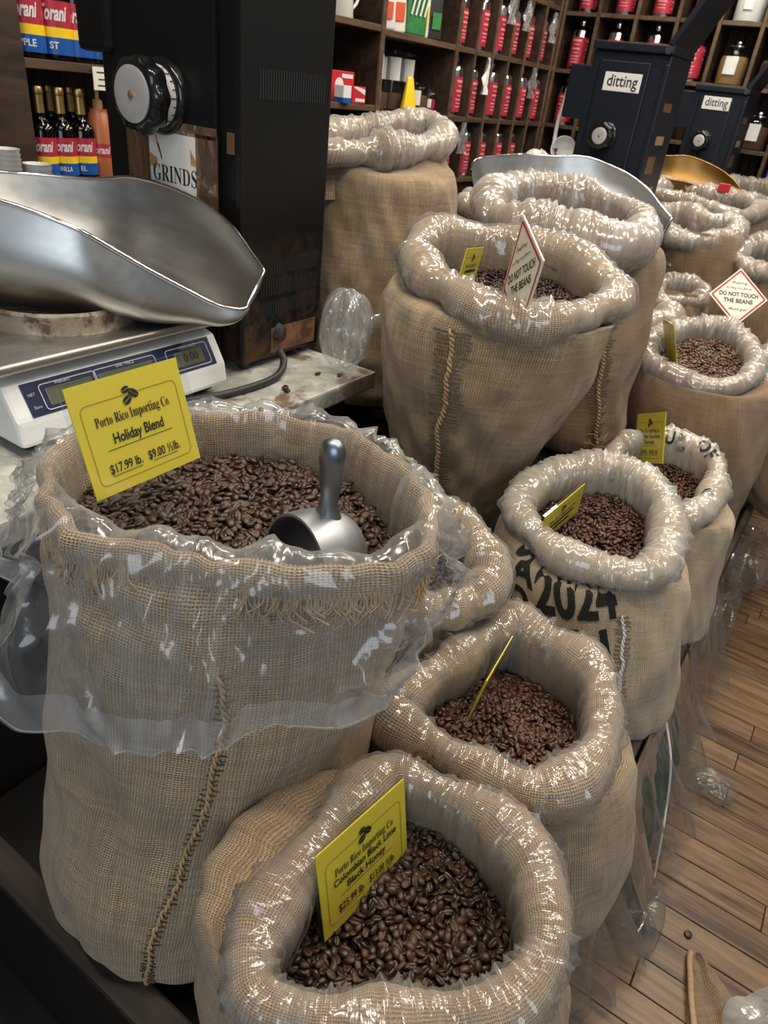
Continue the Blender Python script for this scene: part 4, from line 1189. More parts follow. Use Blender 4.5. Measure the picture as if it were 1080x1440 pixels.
# stencilled print
print_on(s5, [('2024', 270, .748, .125, .62, 12), ('AN', 273, .637, .115, .80, 12), ('A', 237, .752, .078, 1.05, 10), ('O', 237, .688, .078, 1.05, 10), ('S', 228, .80, .078, 1.0, 24), ('B', 257, .63, .115, .9, 12)])
print_on_roll(s6, [('UP', 92, 150, .05, 180), ('OF', 48, 130, .05, 180), ('ea', 80, 185, .035, 180), ('C', 335, 110, .04, 180)])
seam(s5, [297, 297.5, 297, 298], .73, .45, mat='thread_white', rad=.003, tw=.016, seed=15)

# ------------------------------------------------------------------ price cards and signs
CO = 'Porto Rico Importing Co.'
def std(w, h, name, pr1, pr2, two=None):
    L = [(CO, 0, h*.145, h*.13, dict(style='serif', bold=-.004, maxw=w*.68))]
    if two:
        L += [(name, 0, h*.03, h*.115, dict(bold=.018, maxw=w*.72)), (two, 0, -h*.085, h*.115, dict(bold=.018, maxw=w*.45)), ('_', 0, -h*.155, w*.6, {})]
    else:
        L += [(name, 0, -h*.03, h*.135, dict(bold=.018, maxw=w*.46)), ('_', 0, -h*.115, w*.6, {})]
    L += [(pr1, -w*.185, -h*.285, h*.118, dict(bold=.014, maxw=w*.29)), (pr2, w*.175, -h*.285, h*.118, dict(bold=.014, maxw=w*.31)),
          ('_', -w*.185, -h*.345, w*.27, {}), ('_', w*.175, -h*.345, w*.24, {})]
    return L
def blurred(w, h, rows=2):
    """a card whose own lines cannot be read in the photograph: shop name and plain bars of the lines' length"""
    L = [(CO, 0, h*.145, h*.13, dict(style='serif', bold=-.004, maxw=w*.68)), ('_', 0, -h*.155, w*.6, {})]
    for y, b in ((.03, .60), (-.085, .40)): L += [('=', 0, h*y, w*b, {})]
    L += [('=', -w*.185, -h*.285, w*.27, {}), ('=', w*.175, -h*.285, w*.27, {})]
    return L
def qpos(p, k):
    """the same card seen from the same side, k times nearer"""
    return (p[0]*k, p[1]*k, 1.55+(p[2]-1.55)*k)
w, h = .158, .134
price_card((-.662, .503, 1.163), (1.5488, -.2837, -.0171), w, h, std(w, h, 'Holiday Blend', '$17.99 lb.', '$9.00 ½lb.'),
           'yellow Holiday Blend price card standing in the skirted sack', (.006, .010, .004, .022))
w, h = .142, .124
price_card((-.2225, .4255, .806), (1.4507, -.2189, .0246), w, h, std(w, h, 'Colombian Black Lime', '$25.99 lb.', '$13.00 ½lb.', 'Black Honey'),
           'yellow Colombian Black Lime Black Honey price card in front sack', (.004, .004, .003, .012))
w, h = .137, .105
price_card((-.3284, 1.2531, .8356), (1.4068, .0932, -.2378), w, h, blurred(w, h),
           'yellow price card leaning in the sack stencilled 2024')
w, h = .14, .125
price_card((-.2949, 1.7459, .8652), (-.8651, .0218, -.4556), w, h, std(w, h, 'Brazilian Bourbon', '$17.99 lb.', '$9.00 ½lb.', 'Cerrado'),
           'yellow Brazilian Bourbon price card behind the sack stencilled 2024')
w, h = .12, .10
price_card((-.690, 1.385, 1.232), (1.7263, .1006, .0959), w, h, blurred(w, h),
           'yellow price card beside the upright diamond sign')
price_card((-.487, .850, .996), (.49, 0, .70), w, h, blurred(w, h),
           'yellow price card poking out behind the skirted sack')
price_card((-.252, .806, .775), (1.685, .16, 0), w, h, blurred(w, h),
           'yellow price card seen edge-on in second sack from front')
price_card((-.625, 2.50, 1.048), (1.0, -.1, -.15), .13, .15, blurred(.13, .15),
           'yellow price card showing right of the tallest sack')
price_card((-.425, 2.31, .965), (2.12, -.35, .1), .12, .12, blurred(.12, .12),
           'yellow price card seen edge-on left of the pale beans')
price_card((-.50, 3.95, 1.31), (1.9, -.5, .75), .13, .10, blurred(.13, .10),
           'yellow price card slanting out of far sack by brass pan')

def diamond(pos, ypr, dg, label):
    root = empty('diamond_sign', pos, label, 'sign')
    X = m4(rot(*ypr), pos)
    q = dg/2/math.sqrt(2)
    D = m4(rot(0, 0, PI/4), (0, 0, 0))
    box('board', (-q, -.0015, -q), (q, .0015, q), M['cream'], root, M4=X @ D)
    f = Flat(); k = dg/2*.90
    f.poly([(0, k), (k, 0), (0, -k), (-k, 0)], dg*.026)
    f.place('red_border', M['red'], root, X, .0022)
    g = Flat()
    g.text('DO NOT TOUCH', 0, dg*.035, dg*.098, bold=.02, maxw=dg*.66)
    g.text('THE BEANS', 0, -dg*.075, dg*.098, bold=.02, maxw=dg*.56)
    g.text('Tempting', 0, dg*.245, dg*.062, style='script', maxw=dg*.27)
    g.text('as they are, please', 0, dg*.155, dg*.058, style='script', maxw=dg*.44)
    g.text('Thank you!', 0, -dg*.21, dg*.066, style='script', maxw=dg*.34)
    g.place('lettering', M['ink'], root, X, .0024)
diamond((-.5475, 1.3295, 1.261), (-.8429, .0191, -.4673), .23, 'white diamond sign with red border upright in the middle sack')
diamond((-.3117, 2.5725, 1.0867), (.5426, -.5855, 0), .19, 'white diamond sign with red border above the pale beans')
box('sign_stick', (-.004, -.003, -.13), (.004, .003, 0), M['cream'], bpy.data.objects['diamond_sign.001'], M4=m4(rot(.5426, -.35, 0), (-.318, 2.59, 1.00)))

# ------------------------------------------------------------------ metal scoop in the skirted sack
def hand_scoop():
    p = np.array([-.408, .547, 1.066])
    root = empty('metal_scoop', p.tolist(), 'cast aluminium scoop stuck mouth down in the skirted sack', 'scoop')
    e1, e2 = s1.e1, s1.e2
    ax = e1*.80 + e2*.50 + np.array([0, 0, -.10]); ax /= np.linalg.norm(ax)         # closed end points this way
    upv = np.array([0, 0, 1.]) - ax*ax[2]; upv /= np.linalg.norm(upv)
    sd = np.cross(ax, upv)
    Rm = np.stack([sd, upv, ax], 1)
    X = m4(Rm, p)
    pr = [(.058, -.036), (.0585, -.02), (.0575, .0), (.053, .022), (.043, .040), (.028, .052), (.012, .058), (0, .0595)]
    inner = [(max(r-.003, 0), z-.003 if i > 2 else z) for i, (r, z) in enumerate(pr)]
    bowl = lathe('bowl', pr+inner[::-1]+[(.058, -.036)], 40, M['aluminium'], root, X, cap=False, sy=1.08)
    hp = [(.016, -.004), (.0135, .004), (.0105, .012), (.0102, .026), (.0125, .040), (.0142, .052), (.0138, .064), (.0150, .076), (.0148, .088), (.0118, .097), (.006, .102), (0, .103)]
    hdir = np.array([0, 0, 1.])*.985 + e1*(-.02) - e2*.17; hdir /= np.linalg.norm(hdir)
    a = np.cross(hdir, [0, 1., 0]); a /= np.linalg.norm(a); b = np.cross(hdir, a)
    base = p + upv*.0605 + ax*.004
    hd = lathe('handle', hp, 20, M['handle'], root, m4(np.stack([a, b, hdir], 1), base), sx=1.05, sy=.88)
hand_scoop()
# ------------------------------------------------------------------ counter scale, rusty collar, weighing scoop
def T4(dx, dy, dz=0): return Matrix.Translation((dx, dy, dz))

def scale_body(dx, dy, label, full=True):
    root = empty('counter_scale', (-1.28+dx, .79+dy, .945), label, 'scale')
    X = T4(dx, dy)
    # housing: sloped front face towards the aisle
    def wedge(name, prof, y0, y1, mat, bev=.008):
        bm = bmesh.new()
        a = [bm.verts.new((x, y0, z)) for x, z in prof]; b = [bm.verts.new((x, y1, z)) for x, z in prof]
        k = len(prof)
        bm.faces.new(a[::-1]); bm.faces.new(b)
        for i in range(k): bm.faces.new((a[i], a[(i+1) % k], b[(i+1) % k], b[i]))
        bmesh.ops.recalc_face_normals(bm, faces=bm.faces)
        bmesh.ops.bevel(bm, geom=list(bm.edges), offset=bev, segments=2, affect='EDGES', profile=.6)
        return bm_obj(name, bm, mat, root, False, X)
    wedge('housing', [(-1.52, .968), (-1.045, .968), (-1.052, 1.012), (-1.085, 1.066), (-1.13, 1.078), (-1.52, 1.078)], .565, 1.035, M['white'])
    wedge('underside', [(-1.50, .950), (-1.075, .950), (-1.062, .968), (-1.50, .968)], .585, 1.015, M['dkgrey'], .003)
    # control panel on the slope
    d = np.array([-.033, 0, .054]); d /= np.linalg.norm(d); nn = np.array([d[2], 0, -d[0]])
    R = np.stack([np.array([0, 1., 0]), -nn, d], 1)
    PX = X @ m4(R, np.array([-1.0685, .80, 1.039]) + nn*.0005)
    box('control_panel', (-.205, -.0012, -.029), (.212, .0012, .029), M['navy'], root, .001, M4=PX)
    for a, b, nm in ((-.165, -.075, 'display'), (-.06, .06, 'display'), (.115, .185, 'display')):
        o = box(nm, (a, -.0022, -.017), (b, .0, .013), M['lcd'], root, .001, M4=PX)
    f = Flat()
    for a, b in ((-.175, -.065), (-.068, .068), (.095, .200)): f.poly([(x+(a+b)/2, y-.001) for x, y in rrect(b-a, .044, .006, 4)], .0016)
    f.place('panel_outline', M['silver_line'], root, PX, .0018)
    g = Flat()
    g.text('WEIGHT', -.13, .0185, .008, bold=.01); g.text('UNIT PRICE', 0, .0185, .008, bold=.01); g.text('TOTAL PRICE', .15, .0195, .0075, bold=.01)
    g.text('NET', -.192, .008, .007); g.text('Zero', -.190, -.014, .007)
    g.place('lettering', M['silver_line'], root, PX, .0024)
    g = Flat(); g.text('0.00', .152, -.002, .022, bold=.01); g.place('digits', M['vent'], root, PX, .0026)
    # plate with a turned-down edge
    bm = bmesh.new(); box_bm(bm, (-1.55, .545, 1.088), (-1.068, 1.052, 1.106), .007, 3)
    bm_obj('weighing_plate', bm, M['plate'], root, True, X)
    for fx, fy in ((-1.16, .66), (-1.16, .95), (-1.45, .66), (-1.45, .95)):
        lathe('plate_foot', [(.014, 1.076), (.014, 1.089)], 14, M['dkgrey'], root, X @ T4(fx, fy))
        lathe('rubber_foot', [(.016, .945), (.016, .952)], 14, M['dkgrey'], root, X @ T4(fx, fy))
    return root
scale_body(0, 0, 'white counter scale with navy panel and steel plate')

def collar(dx, dy, label, mat):
    root = empty('scoop_collar', (-1.265+dx, .80+dy, 1.106), label, 'stand')
    pr = [(.150, .0), (.152, .006), (.146, .026), (.149, .034), (.146, .040), (.135, .028), (.0, .016)]
    lathe('ring', [(r, z+1.106) for r, z in pr], 48, mat, root, T4(-1.265+dx, .80+dy), cap=False)
    return root
collar(0, 0, 'rusty metal ring under the near weighing scoop', M['collar'])

def weighing_scoop(dx, dy, label, mat, dz=0, tilt=0.0):
    root = empty('weighing_scoop', (-1.25+dx, .88+dy, 1.14+dz), label, 'scoop pan')
    S_ = [  # front rim, back rim, bottom
        ((-1.520, .600, 1.300), (-1.60, .640, 1.300), (-1.52, .620, 1.200)),
        ((-1.450, .590, 1.330), (-1.64, .740, 1.312), (-1.47, .655, 1.150)),
        ((-1.320, .640, 1.335), (-1.60, .850, 1.316), (-1.39, .725, 1.130)),
        ((-1.225, .700, 1.326), (-1.55, .950, 1.316), (-1.325, .785, 1.126)),
        ((-1.136, .765, 1.297), (-1.447, 1.038, 1.318), (-1.245, .865, 1.126)),
        ((-1.100, .820, 1.260), (-1.37, 1.075, 1.332), (-1.19, .92, 1.127)),
        ((-1.072, .860, 1.231), (-1.29, 1.096, 1.328), (-1.145, .955, 1.130)),
        ((-1.035, .920, 1.192), (-1.18, 1.100, 1.312), (-1.09, 1.000, 1.141)),
        ((-1.005, .962, 1.166), (-1.09, 1.090, 1.285), (-1.03, 1.020, 1.146)),
        ((-.978, .992, 1.157), (-1.010, 1.070, 1.245), (-.985, 1.025, 1.156)),
        ((-.966, 1.010, 1.160), (-.960, 1.050, 1.226), (-.958, 1.032, 1.185))]
    A = np.array(S_)
    F_, B_, M_ = [smooth_path(A[:, i], 60) for i in range(3)]
    th = np.linspace(0, PI, 36)
    O = (F_+B_)/2; hh = (F_-B_)/2; dd = M_-O
    P = O[:, None]+hh[:, None]*np.cos(th)[None, :, None]+dd[:, None]*(np.sin(th)**.68)[None, :, None]
    Q = P + np.array([0, 0, .0035])*np.sin(th)[None, :, None] - (hh/np.linalg.norm(hh, axis=1)[:, None])[:, None]*np.cos(th)[None, :, None]*.0025
    def seat(V):
        # lean the pan about its long axis towards the aisle
        a = np.array([.83, .56, 0]); a /= np.linalg.norm(a); c = np.array([-1.25, .9, 1.15]); W_ = V-c
        return c + W_*math.cos(tilt) + np.cross(a, W_)*math.sin(tilt) + np.outer(W_ @ a, a)*(1-math.cos(tilt)) + np.array([dx, dy, dz])
    V = seat(np.concatenate([P.reshape(-1, 3), Q.reshape(-1, 3)]))
    r, c = P.shape[:2]; i = np.arange(r*c).reshape(r, c)
    q = np.stack([i[:-1, :-1], i[:-1, 1:], i[1:, 1:], i[1:, :-1]], -1).reshape(-1, 4)
    me = np_mesh('pan', V, np.concatenate([q, q[:, ::-1]+r*c]))
    link('pan', me, mat, root)
    rim = seat(np.concatenate([F_, B_[::-1]]))
    tube('rolled_edge', rim, .0042, M['chrome'] if mat is M['steel'] else mat, root, 8)
    return root
weighing_scoop(0, 0, 'large steel weighing scoop on the near scale', M['steel'], -.008)
scale_body(.30, 1.88, 'white counter scale behind the tallest sack')
collar(.30, 1.88, 'metal ring under the middle weighing scoop', M['collar'])
weighing_scoop(.29, 1.87, 'shiny steel weighing scoop behind the tallest sack', M['steel'], .025, .20)
scale_body(.32, 3.35, 'white counter scale under the brass scoop')
collar(.32, 3.35, 'metal ring under the brass scoop', M['collar'])
weighing_scoop(.32, 3.35, 'brass weighing scoop behind the far sacks', M['brass'], .015, .25)

# ------------------------------------------------------------------ coffee grinders
def grinder(x0, x1, yf, dep, ztop, label, mat, sidem, logo=True, near=False):
    root = empty('coffee_grinder', ((x0+x1)/2, yf+dep/2, .945), label, 'grinder')
    zb = .965
    box('housing', (x0, yf, zb), (x1, yf+dep, ztop), sidem if near else mat, root, .006, 2)
    pw = x1-x0
    box('front_panel', (x0+.035 if not near else x0, yf-.012, zb+.02), (x1-.065, yf+.001, ztop-.03), mat, root, .004, 2)
    box('corner_strip', (x1-.016, yf-.010, zb+.01), (x1+.0015, yf+.002, ztop-.03), mat, root, .003, 2)
    for fx in (x0+.03, x1-.03):
        for fy in (yf+.03, yf+dep-.03):
            lathe('foot', [(.014, .945), (.018, .966)], 12, M['dkgrey'], root, T4(fx, fy))
    # dial
    kx, kz = (x0+x1)/2+(-.012 if near else -.03), 1.482 if near else 1.47
    Rk = m4(np.array([[1, 0, 0], [0, 0, -1], [0, 1, 0]], float), (kx, yf-.012, kz)) @ Matrix.Scale(1 if near else .72, 4)        # local z -> -y
    lathe('dial_base', [(.070, -.001), (.070, .010), (.066, .016), (.058, .018)], 40, M['plasticblack'], root, Rk)
    ring = lathe('dial_ring', [(.056, .012), (.058, .040)], 40, M['label_white'], root, Rk)
    f = []
    Vs, Fs, k = [], [], 0
    for j in range(24):
        a = 2*PI*j/24; L = .012 if j % 3 == 0 else .007
        ca, sa = math.cos(a), math.sin(a); t = .0012
        q = [(.0588*ca-sa*s_*t, .0588*sa+ca*s_*t, .020+z_) for s_, z_ in ((-1, 0), (1, 0), (1, L), (-1, L))]
        Vs += q; Fs.append((k, k+1, k+2, k+3)); k += 4
    me = bpy.data.meshes.new('dial_marks'); me.from_pydata(Vs, [], Fs); me.transform(Rk); link('dial_marks', me, M['ink'], ring)
    # scalloped grip
    n = 72; V = []; F = []
    prof = [(.050, .038), (.066, .042), (.068, .050), (.068, .066), (.063, .076), (.054, .079)]
    for r_, z_ in prof:
        for j in range(n):
            a = 2*PI*j/n; rr = r_*(1+(.045*math.cos(9*a) if r_ > .06 else 0)); V.append((rr*math.cos(a), rr*math.sin(a), z_))
    for i in range(len(prof)-1):
        for j in range(n): F.append((i*n+j, i*n+(j+1) % n, (i+1)*n+(j+1) % n, (i+1)*n+j))
    F.append(tuple((len(prof)-1)*n+j for j in range(n)))
    me = bpy.data.meshes.new('dial_grip'); me.from_pydata(V, [], F); me.transform(Rk)
    me.polygons.foreach_set('use_smooth', [True]*len(me.polygons)); link('dial_grip', me, M['plasticblack'], root)
    cap = lathe('dial_cap', [(.050, .078), (.050, .082), (.046, .0835), (.02, .0825), (0, .082)], 36, M['dialcap'], root, Rk, sx=1 if near else .78, sy=1 if near else .78)
    lathe('screw', [(.007, .082), (.007, .085), (.004, .0865), (0, .0865)], 12, M['screw'], cap, Rk)
    # cooling slots in the side
    def slots(rows, n, y0, y1, name='vent_slots'):
        bm = bmesh.new()
        for (za, zb_) in rows:
            for j in range(n):
                yy = y0+(y1-y0)*(j+.5)/n
                box_bm(bm, (x1-.002, yy-(y1-y0)/n*.28, za), (x1+.0009, yy+(y1-y0)/n*.28, zb_))
        bm_obj(name, bm, M['vent'], root)
    if near:
        slots([(1.500, 1.552)], 27, yf+.04, yf+.245)
        slots([(1.158, 1.192), (1.112, 1.146), (1.066, 1.100)], 24, yf+.05, yf+.25, 'louvre_slots')
        box('side_box', (x0-.055, yf-.03, 1.545), (x0+.045, yf+.05, 1.80), M['black'], root, .012, 2)
        # taped instruction sheet
        P4 = m4(np.eye(3), (-1.293, yf-.0135, 1.345))
        sh = box('paper_sheet', (-.072, -.0012, -.082), (.078, 0, .078), M['paper'], root, M4=P4)
        f = Flat()
        f.text('GRINDS', .006, -.008, .047, style='serif', maxw=.134)
        f.rect(-.062, -.042, .074, -.038)
        f.text('TURKISH', -.004, -.057, .013, style='serif'); f.rect(-.02, -.078, .035, -.070)
        f.rect(-.035, -.082, -.034, -.04); f.rect(.044, -.082, .045, -.04)
        f.place('lettering', M['ink'], sh, P4, .0016)
        g = Flat(); g.add([(-.055, .078), (-.052, .078), (-.030, .022), (-.034, .018)], [(0, 1, 2, 3)]); g.add([(-.048, .05), (-.040, .05), (-.030, .02)], [(0, 1, 2)])
        g.add([(.055, .05), (.072, .028), (.07, .018), (.056, .02)], [(0, 1, 2, 3)]); g.add([(-.07, .03), (-.045, .02), (-.05, .0), (-.07, .004)], [(0, 1, 2, 3)])
        g.place('coffee_stain', M['amber_stain'], sh, P4, .0014)
        for (a, b, c, d_) in ((-1.435, 1.300, -1.363, 1.440), (-1.222, 1.250, -1.158, 1.425), (-1.37, 1.418, -1.16, 1.440)):
            uvm = [(a, b), (c, b), (c, d_), (a, d_)]
            me = np_mesh('tape_patch', [(a, yf-.0150, b), (c, yf-.0150, b), (c, yf-.0150, d_), (a, yf-.0150, d_)], [(0, 1, 2, 3)], uvm, False)
            link('tape_patch', me, M['tape'], root)
        box('tape_patch', (-1.135, yf-.0125, 1.400), (-1.115, yf-.0105, 1.438), M['tapesolid'], root)
        box('rusty_plate', (x1, yf+.09, .975), (x1+.002, yf+.25, 1.035), M['rustplate'], root)
    else:
        box('lid', (x0-.004, yf-.018, ztop), (x1+.004, yf+dep, ztop+.028), mat, root, .005, 2)
        lathe('hinge', [(.013, -.02), (.013, .02)], 14, M['dkgrey'], root, m4(np.array([[1, 0, 0], [0, 0, -1], [0, 1, 0]], float), (x1-.012, yf-.01, ztop+.012)))
        # open hopper flap leaning out over the aisle
        Rf = rot(0, 0, .47)
        box('hopper_flap', (-.012, 0, 0), (.012, dep+.02, .62), mat, root, .004, M4=m4(Rf, (x1-.012, yf-.02, ztop+.025)))
        box('side_box', (x0-.085, yf+.01, 1.515), (x0+.002, yf+.14, 1.695), mat, root, .006, 2)
        if logo:
            P4 = m4(np.eye(3), ((x0+x1)/2-.010, yf-.0125, 1.648))
            b = box('name_plate', (-.070, -.002, -.030), (.070, 0, .030), M['label_white'], root, .001, M4=P4)
            f = Flat(); f.text('ditting', 0, .002, .052, bold=.012, maxw=.115); f.place('lettering', M['ink'], b, P4, .0026)
        for (a, z0_, z1_, mm) in ((.06, 1.57, 1.60, 'tapesolid'), (.07, 1.46, 1.49, 'tan_tape'), (.10, 1.26, 1.31, 'tan_tape'), (.03, 1.36, 1.42, 'tapesolid')):
            box('tape_patch', (x1-.001, yf+a, z0_), (x1+.0016, yf+a+.10, z1_), M[mm], root)
    return root
M['amber_stain'] = plain('coffee_stain', (.42, .24, .10), .6, 0, .3, .3, 90)
M['tapesolid'] = plain('brown_tape_solid', (.13, .065, .035), .35, 0, .5, .3, 30)
M['tan_tape'] = plain('tan_tape', (.33, .20, .11), .4, 0, .5, .2, 30)
M['rustplate'] = rusty('rusty_plate', (.10, .05, .03), (.22, .10, .045), .4, .6, .2, .6, 20)
grinder(-1.50, -1.10, 1.14, .27, 2.02, 'big black grinder with GRINDS sheet beside the near scale', M['black'], M['rustblack'], False, True)
grinder(-1.135, -.845, 3.02, .28, 1.745, 'middle blue-black grinder with large white name plate', M['blackblue'], M['blackblue'])
grinder(-1.105, -.835, 4.55, .28, 1.70, 'farthest blue-black grinder beside the jar shelves', M['blackblue'], M['blackblue'])

cd = empty('power_cord', (-1.06, 1.23, 1.0), 'black power cord with grimy plug at the big grinder', 'cord')
tube('cable', smooth_path([(-1.075, 1.235, .985), (-1.045, 1.215, .972), (-1.02, 1.16, .957), (-1.02, 1.05, .954), (-1.05, .93, .954), (-1.12, .80, .954)], 40), .0085, M['dkgrey'], cd, 10)
lathe('plug', [(.0, -.004), (.018, .0), (.022, .012), (.021, .034), (.014, .046), (.0095, .055)], 18, M['rustblack'], cd, m4(rot(0, .9, .5), (-1.096, 1.245, 1.03)) @ Matrix.Rotation(PI, 4, 'X'))

# ------------------------------------------------------------------ loose beans on the marble
bme = np_mesh('coffee_bean', BV, BF); bme.materials.append(M['bean_dark'])
spots = [(-.961, 1.132, 'by itself in the clean middle of the marble'), (-.979, 1.148, 'touching another bean, the farther one'), (-.972, 1.138, 'touching another bean, the nearer one'),
         (-.929, 1.014, 'middle bean of the row near the sack edge'), (-.958, .987, 'leftmost of the row near the sack edge'), (-.915, 1.045, 'rightmost of the row near the sack edge'),
         (-.944, 1.301, 'on the brown stain near the marble end'), (-1.018, 1.051, 'next to the power cord, right one'), (-1.032, 1.035, 'next to the power cord, left one'), (-.985, 1.27, 'deep in the brown stain')]
for j, (x, y, t) in enumerate(spots):
    o = bpy.data.objects.new('coffee_bean', bme); COL.objects.link(o)
    o.matrix_world = m4(rot(j*1.9, .15 if j % 2 else PI+.1, .1), (x, y, .9495))
    tag(o, 'roasted bean on the marble counter, '+t, 'bean', 'loose beans on the marble counter')

# ------------------------------------------------------------------ syrup bottles at the left
def copy_tree(o, loc=None, parent=None):
    c = o.copy(); COL.objects.link(c)
    if parent is not None: c.parent = parent
    if loc is not None: c.location = loc
    for ch in list(o.children): copy_tree(ch, None, c)
    return c

FACE_X = np.array([[0, 0, 1], [1, 0, 0], [0, 1, 0]], float).T
def curved_text(name, t, r, z, size, mat, parent, style=None, maxw=.06, shear=0.0, bold=.02, base=(0, 0, 0), face=0.0):
    """lettering wrapped on a cylinder that faces +X turned by face"""
    v, f = text_vf(t, size, bold=bold, style=style, shear=shear)
    w = np.ptp(v[:, 0]); v[:, 0] *= min(1, maxw/w)
    a = v[:, 0]/r + face
    V = np.stack([base[0]+r*np.cos(a), base[1]+r*np.sin(a), base[2]+z+v[:, 1]], 1)
    return link(name, np_mesh(name, V, f, None, False), mat, parent)

def syrup(loc, flavour, label, grp, big=1.0, face=-.75, cap=True):
    root = empty('syrup_bottle', loc, label, 'bottle', grp)
    X = Matrix.Translation(loc) @ Matrix.Scale(big, 4)
    lathe('glass', [(.0, .002), (.034, .002), (.037, .008), (.037, .128), (.034, .142), (.020, .156), (.014, .164), (.0125, .19), (.0125, .228), (.0, .228)], 24, M['glass_dark'], root, X)
    lathe('syrup', [(0, .005), (.0345, .005), (.0345, .127), (.031, .139), (0, .139)], 20, M['syrup'], root, X)
    def band(name, z0, z1, mat): return lathe(name, [(.0376, z0), (.0376, z1)], 24, mat, root, X, cap=False)
    band('label_blue', .012, .045, M['label_blue']); band('label_yellow', .045, .064, M['label_yellow']); band('label_red', .064, .114, M['label_red'])
    curved_text('lettering', 'Torani', .0382*big, .090*big, .040*big, M['label_white'], root, None, .062*big, .35, .03, loc, face)
    if flavour: curved_text('lettering', flavour, .0382*big, .029*big, .019*big, M['label_white'], root, None, .05*big, 0, .02, loc, face)
    if cap:
        lathe('foil_sleeve', [(.0145, .176), (.0148, .222)], 20, M['foil'], root, X)
        lathe('cap', [(.0155, .223), (.0162, .226), (.0162, .240), (.0145, .243), (0, .243)], 20, M['foil'], root, X)
    return root
g1 = 'syrup bottles on the lower shelf'
for y, fl, lb in ((1.385, 'MINT', 'leftmost'), (1.452, 'VANILLA', 'middle'), (1.52, 'EL', 'rightmost')):
    syrup((-2.15, y, 1.20), fl, f'gold-capped syrup bottle, {lb} of the front three on the lower shelf', g1)
for y, lb in ((1.475, 'left'), (1.548, 'right')):
    syrup((-2.235, y, 1.20), '', f'gold-capped syrup bottle in the rear row, {lb} one', g1)
g2 = 'large syrup bottles on the upper shelf'
for y, fl, lb in ((1.385, 'APPLE', 'leftmost large syrup bottle on the upper shelf'), (1.475, 'ST', 'second large syrup bottle on the upper shelf, blue edge in front'), (1.545, '', 'third large syrup bottle on the upper shelf'), (1.615, '', 'rightmost large syrup bottle beside the grinder box')):
    syrup((-2.16, y, 1.51), fl, lb, g2, 1.25)
sb = empty('sauce_bottle', (-2.16, 1.592, 1.20), 'orange sauce bottle with pump right of the syrup bottles', 'bottle')
X = T4(-2.16, 1.592, 1.20)
lathe('bottle', [(0, .0), (.046, .0), (.048, .006), (.046, .07), (.040, .13), (.030, .178), (.026, .184), (.026, .192), (0, .192)], 26, M['terracotta'], sb, X)
lathe('label', [(.0474, .062), (.0450, .098)], 26, M['label_red'], sb, X, cap=False)
curved_text('lettering', 'Torani', .0472, .080, .03, M['label_white'], sb, None, .06, .3, .03, (-2.16, 1.592, 1.20), -.75)
lathe('pump_collar', [(.014, .192), (.015, .196), (.015, .214), (.006, .220)], 16, M['amber_stain'], sb, X)
tube('pump_spout', smooth_path([(-2.16, 1.592, 1.415), (-2.16, 1.592, 1.452), (-2.15, 1.585, 1.462), (-2.115, 1.565, 1.460)], 16), .006, M['amber_stain'], sb, 8)
pt = empty('shelf_price_tag', (-2.094, 1.57, 1.49), 'cream handwritten price tag on the syrup shelf edge', 'tag')
X = m4(np.array([[0, 1, 0], [1, 0, 0], [0, 0, 1]], float) @ np.diag([1, -1, 1.]), (-2.092, 1.57, 1.478))
box('tag', (-.034, -.001, -.032), (.034, .001, .028), M['cream'], pt, M4=X)
f = Flat()
for q, a in ((.014, .022), (-.004, .016), (-.02, .020)): f.rect(-a, q-.0018, a, q+.0018)
f.place('lettering', M['ink_faded'], pt, X, .0016)
# nested clear cups
for j, (x, y, hh, lb) in enumerate(((-1.985, 1.165, .085, 'taller stack of clear cups left of the syrup bottles'), (-1.975, 1.245, .055, 'shorter stack of clear cups left of the syrup bottles'))):
    r = empty('cup_stack', (x, y, 1.195), lb, 'cups', 'stacks of clear cups')
    k = int(hh/.012)
    for q in range(k):
        z = 1.195+q*.012
        lathe('cup', [(.026, z), (.0275, z+.003), (.036, z+.034), (.0375, z+.036), (.035, z+.034), (.026, z+.004)], 24, M['cup'], r, T4(x, y), cap=False)

# ------------------------------------------------------------------ tins and jars in the cubbies
def tin_proto(loc, label, grp):
    root = empty('tea_tin', loc, label, 'tin', grp)
    X = Matrix.Translation(loc)
    lathe('body', [(0, 0), (.047, 0), (.048, .003), (.048, .185), (.044, .196), (.026, .212), (.019, .216), (.019, .226), (0, .226)], 22, M['chrome'], root, X)
    lathe('label', [(.0487, .018), (.0487, .160)], 22, M['label_red'], root, X, cap=False)
    v = Flat()
    V, F, k = [], [], 0
    rnd = random.Random(3)
    for face in (0, PI*.5, PI, PI*1.5):
        for z, w, hh in ((.138, .05, .010), (.122, .034, .005), (.10, .045, .008), (.083, .03, .004), (.066, .048, .005), (.052, .04, .004), (.038, .044, .004)):
            a = np.linspace(-w/2/.049, w/2/.049, 5)+face
            for q in a: V += [(.0491*math.cos(q)+loc[0], .0491*math.sin(q)+loc[1], z+loc[2]), (.0491*math.cos(q)+loc[0], .0491*math.sin(q)+loc[1], z+hh+loc[2])]
            for q in range(4): F.append((k+2*q, k+2*q+2, k+2*q+3, k+2*q+1))
            k += 10
    link('print_lines', np_mesh('print_lines', V, F, None, False), M['cream_print'], root)['kind'] = 'stuff'
    lathe('lid', [(.021, .220), (.0215, .222), (.0215, .244), (.019, .247), (0, .247)], 18, M['chrome'], root, X)
    return root
M['cream_print'] = plain('cream_print', (.62, .30, .28), .5)
ORD = ['first', 'second', 'third', 'fourth', 'fifth', 'sixth']
RN = {1.145: 'lower', 1.445: 'middle', 1.755: 'upper', 2.06: 'top'}
proto = None
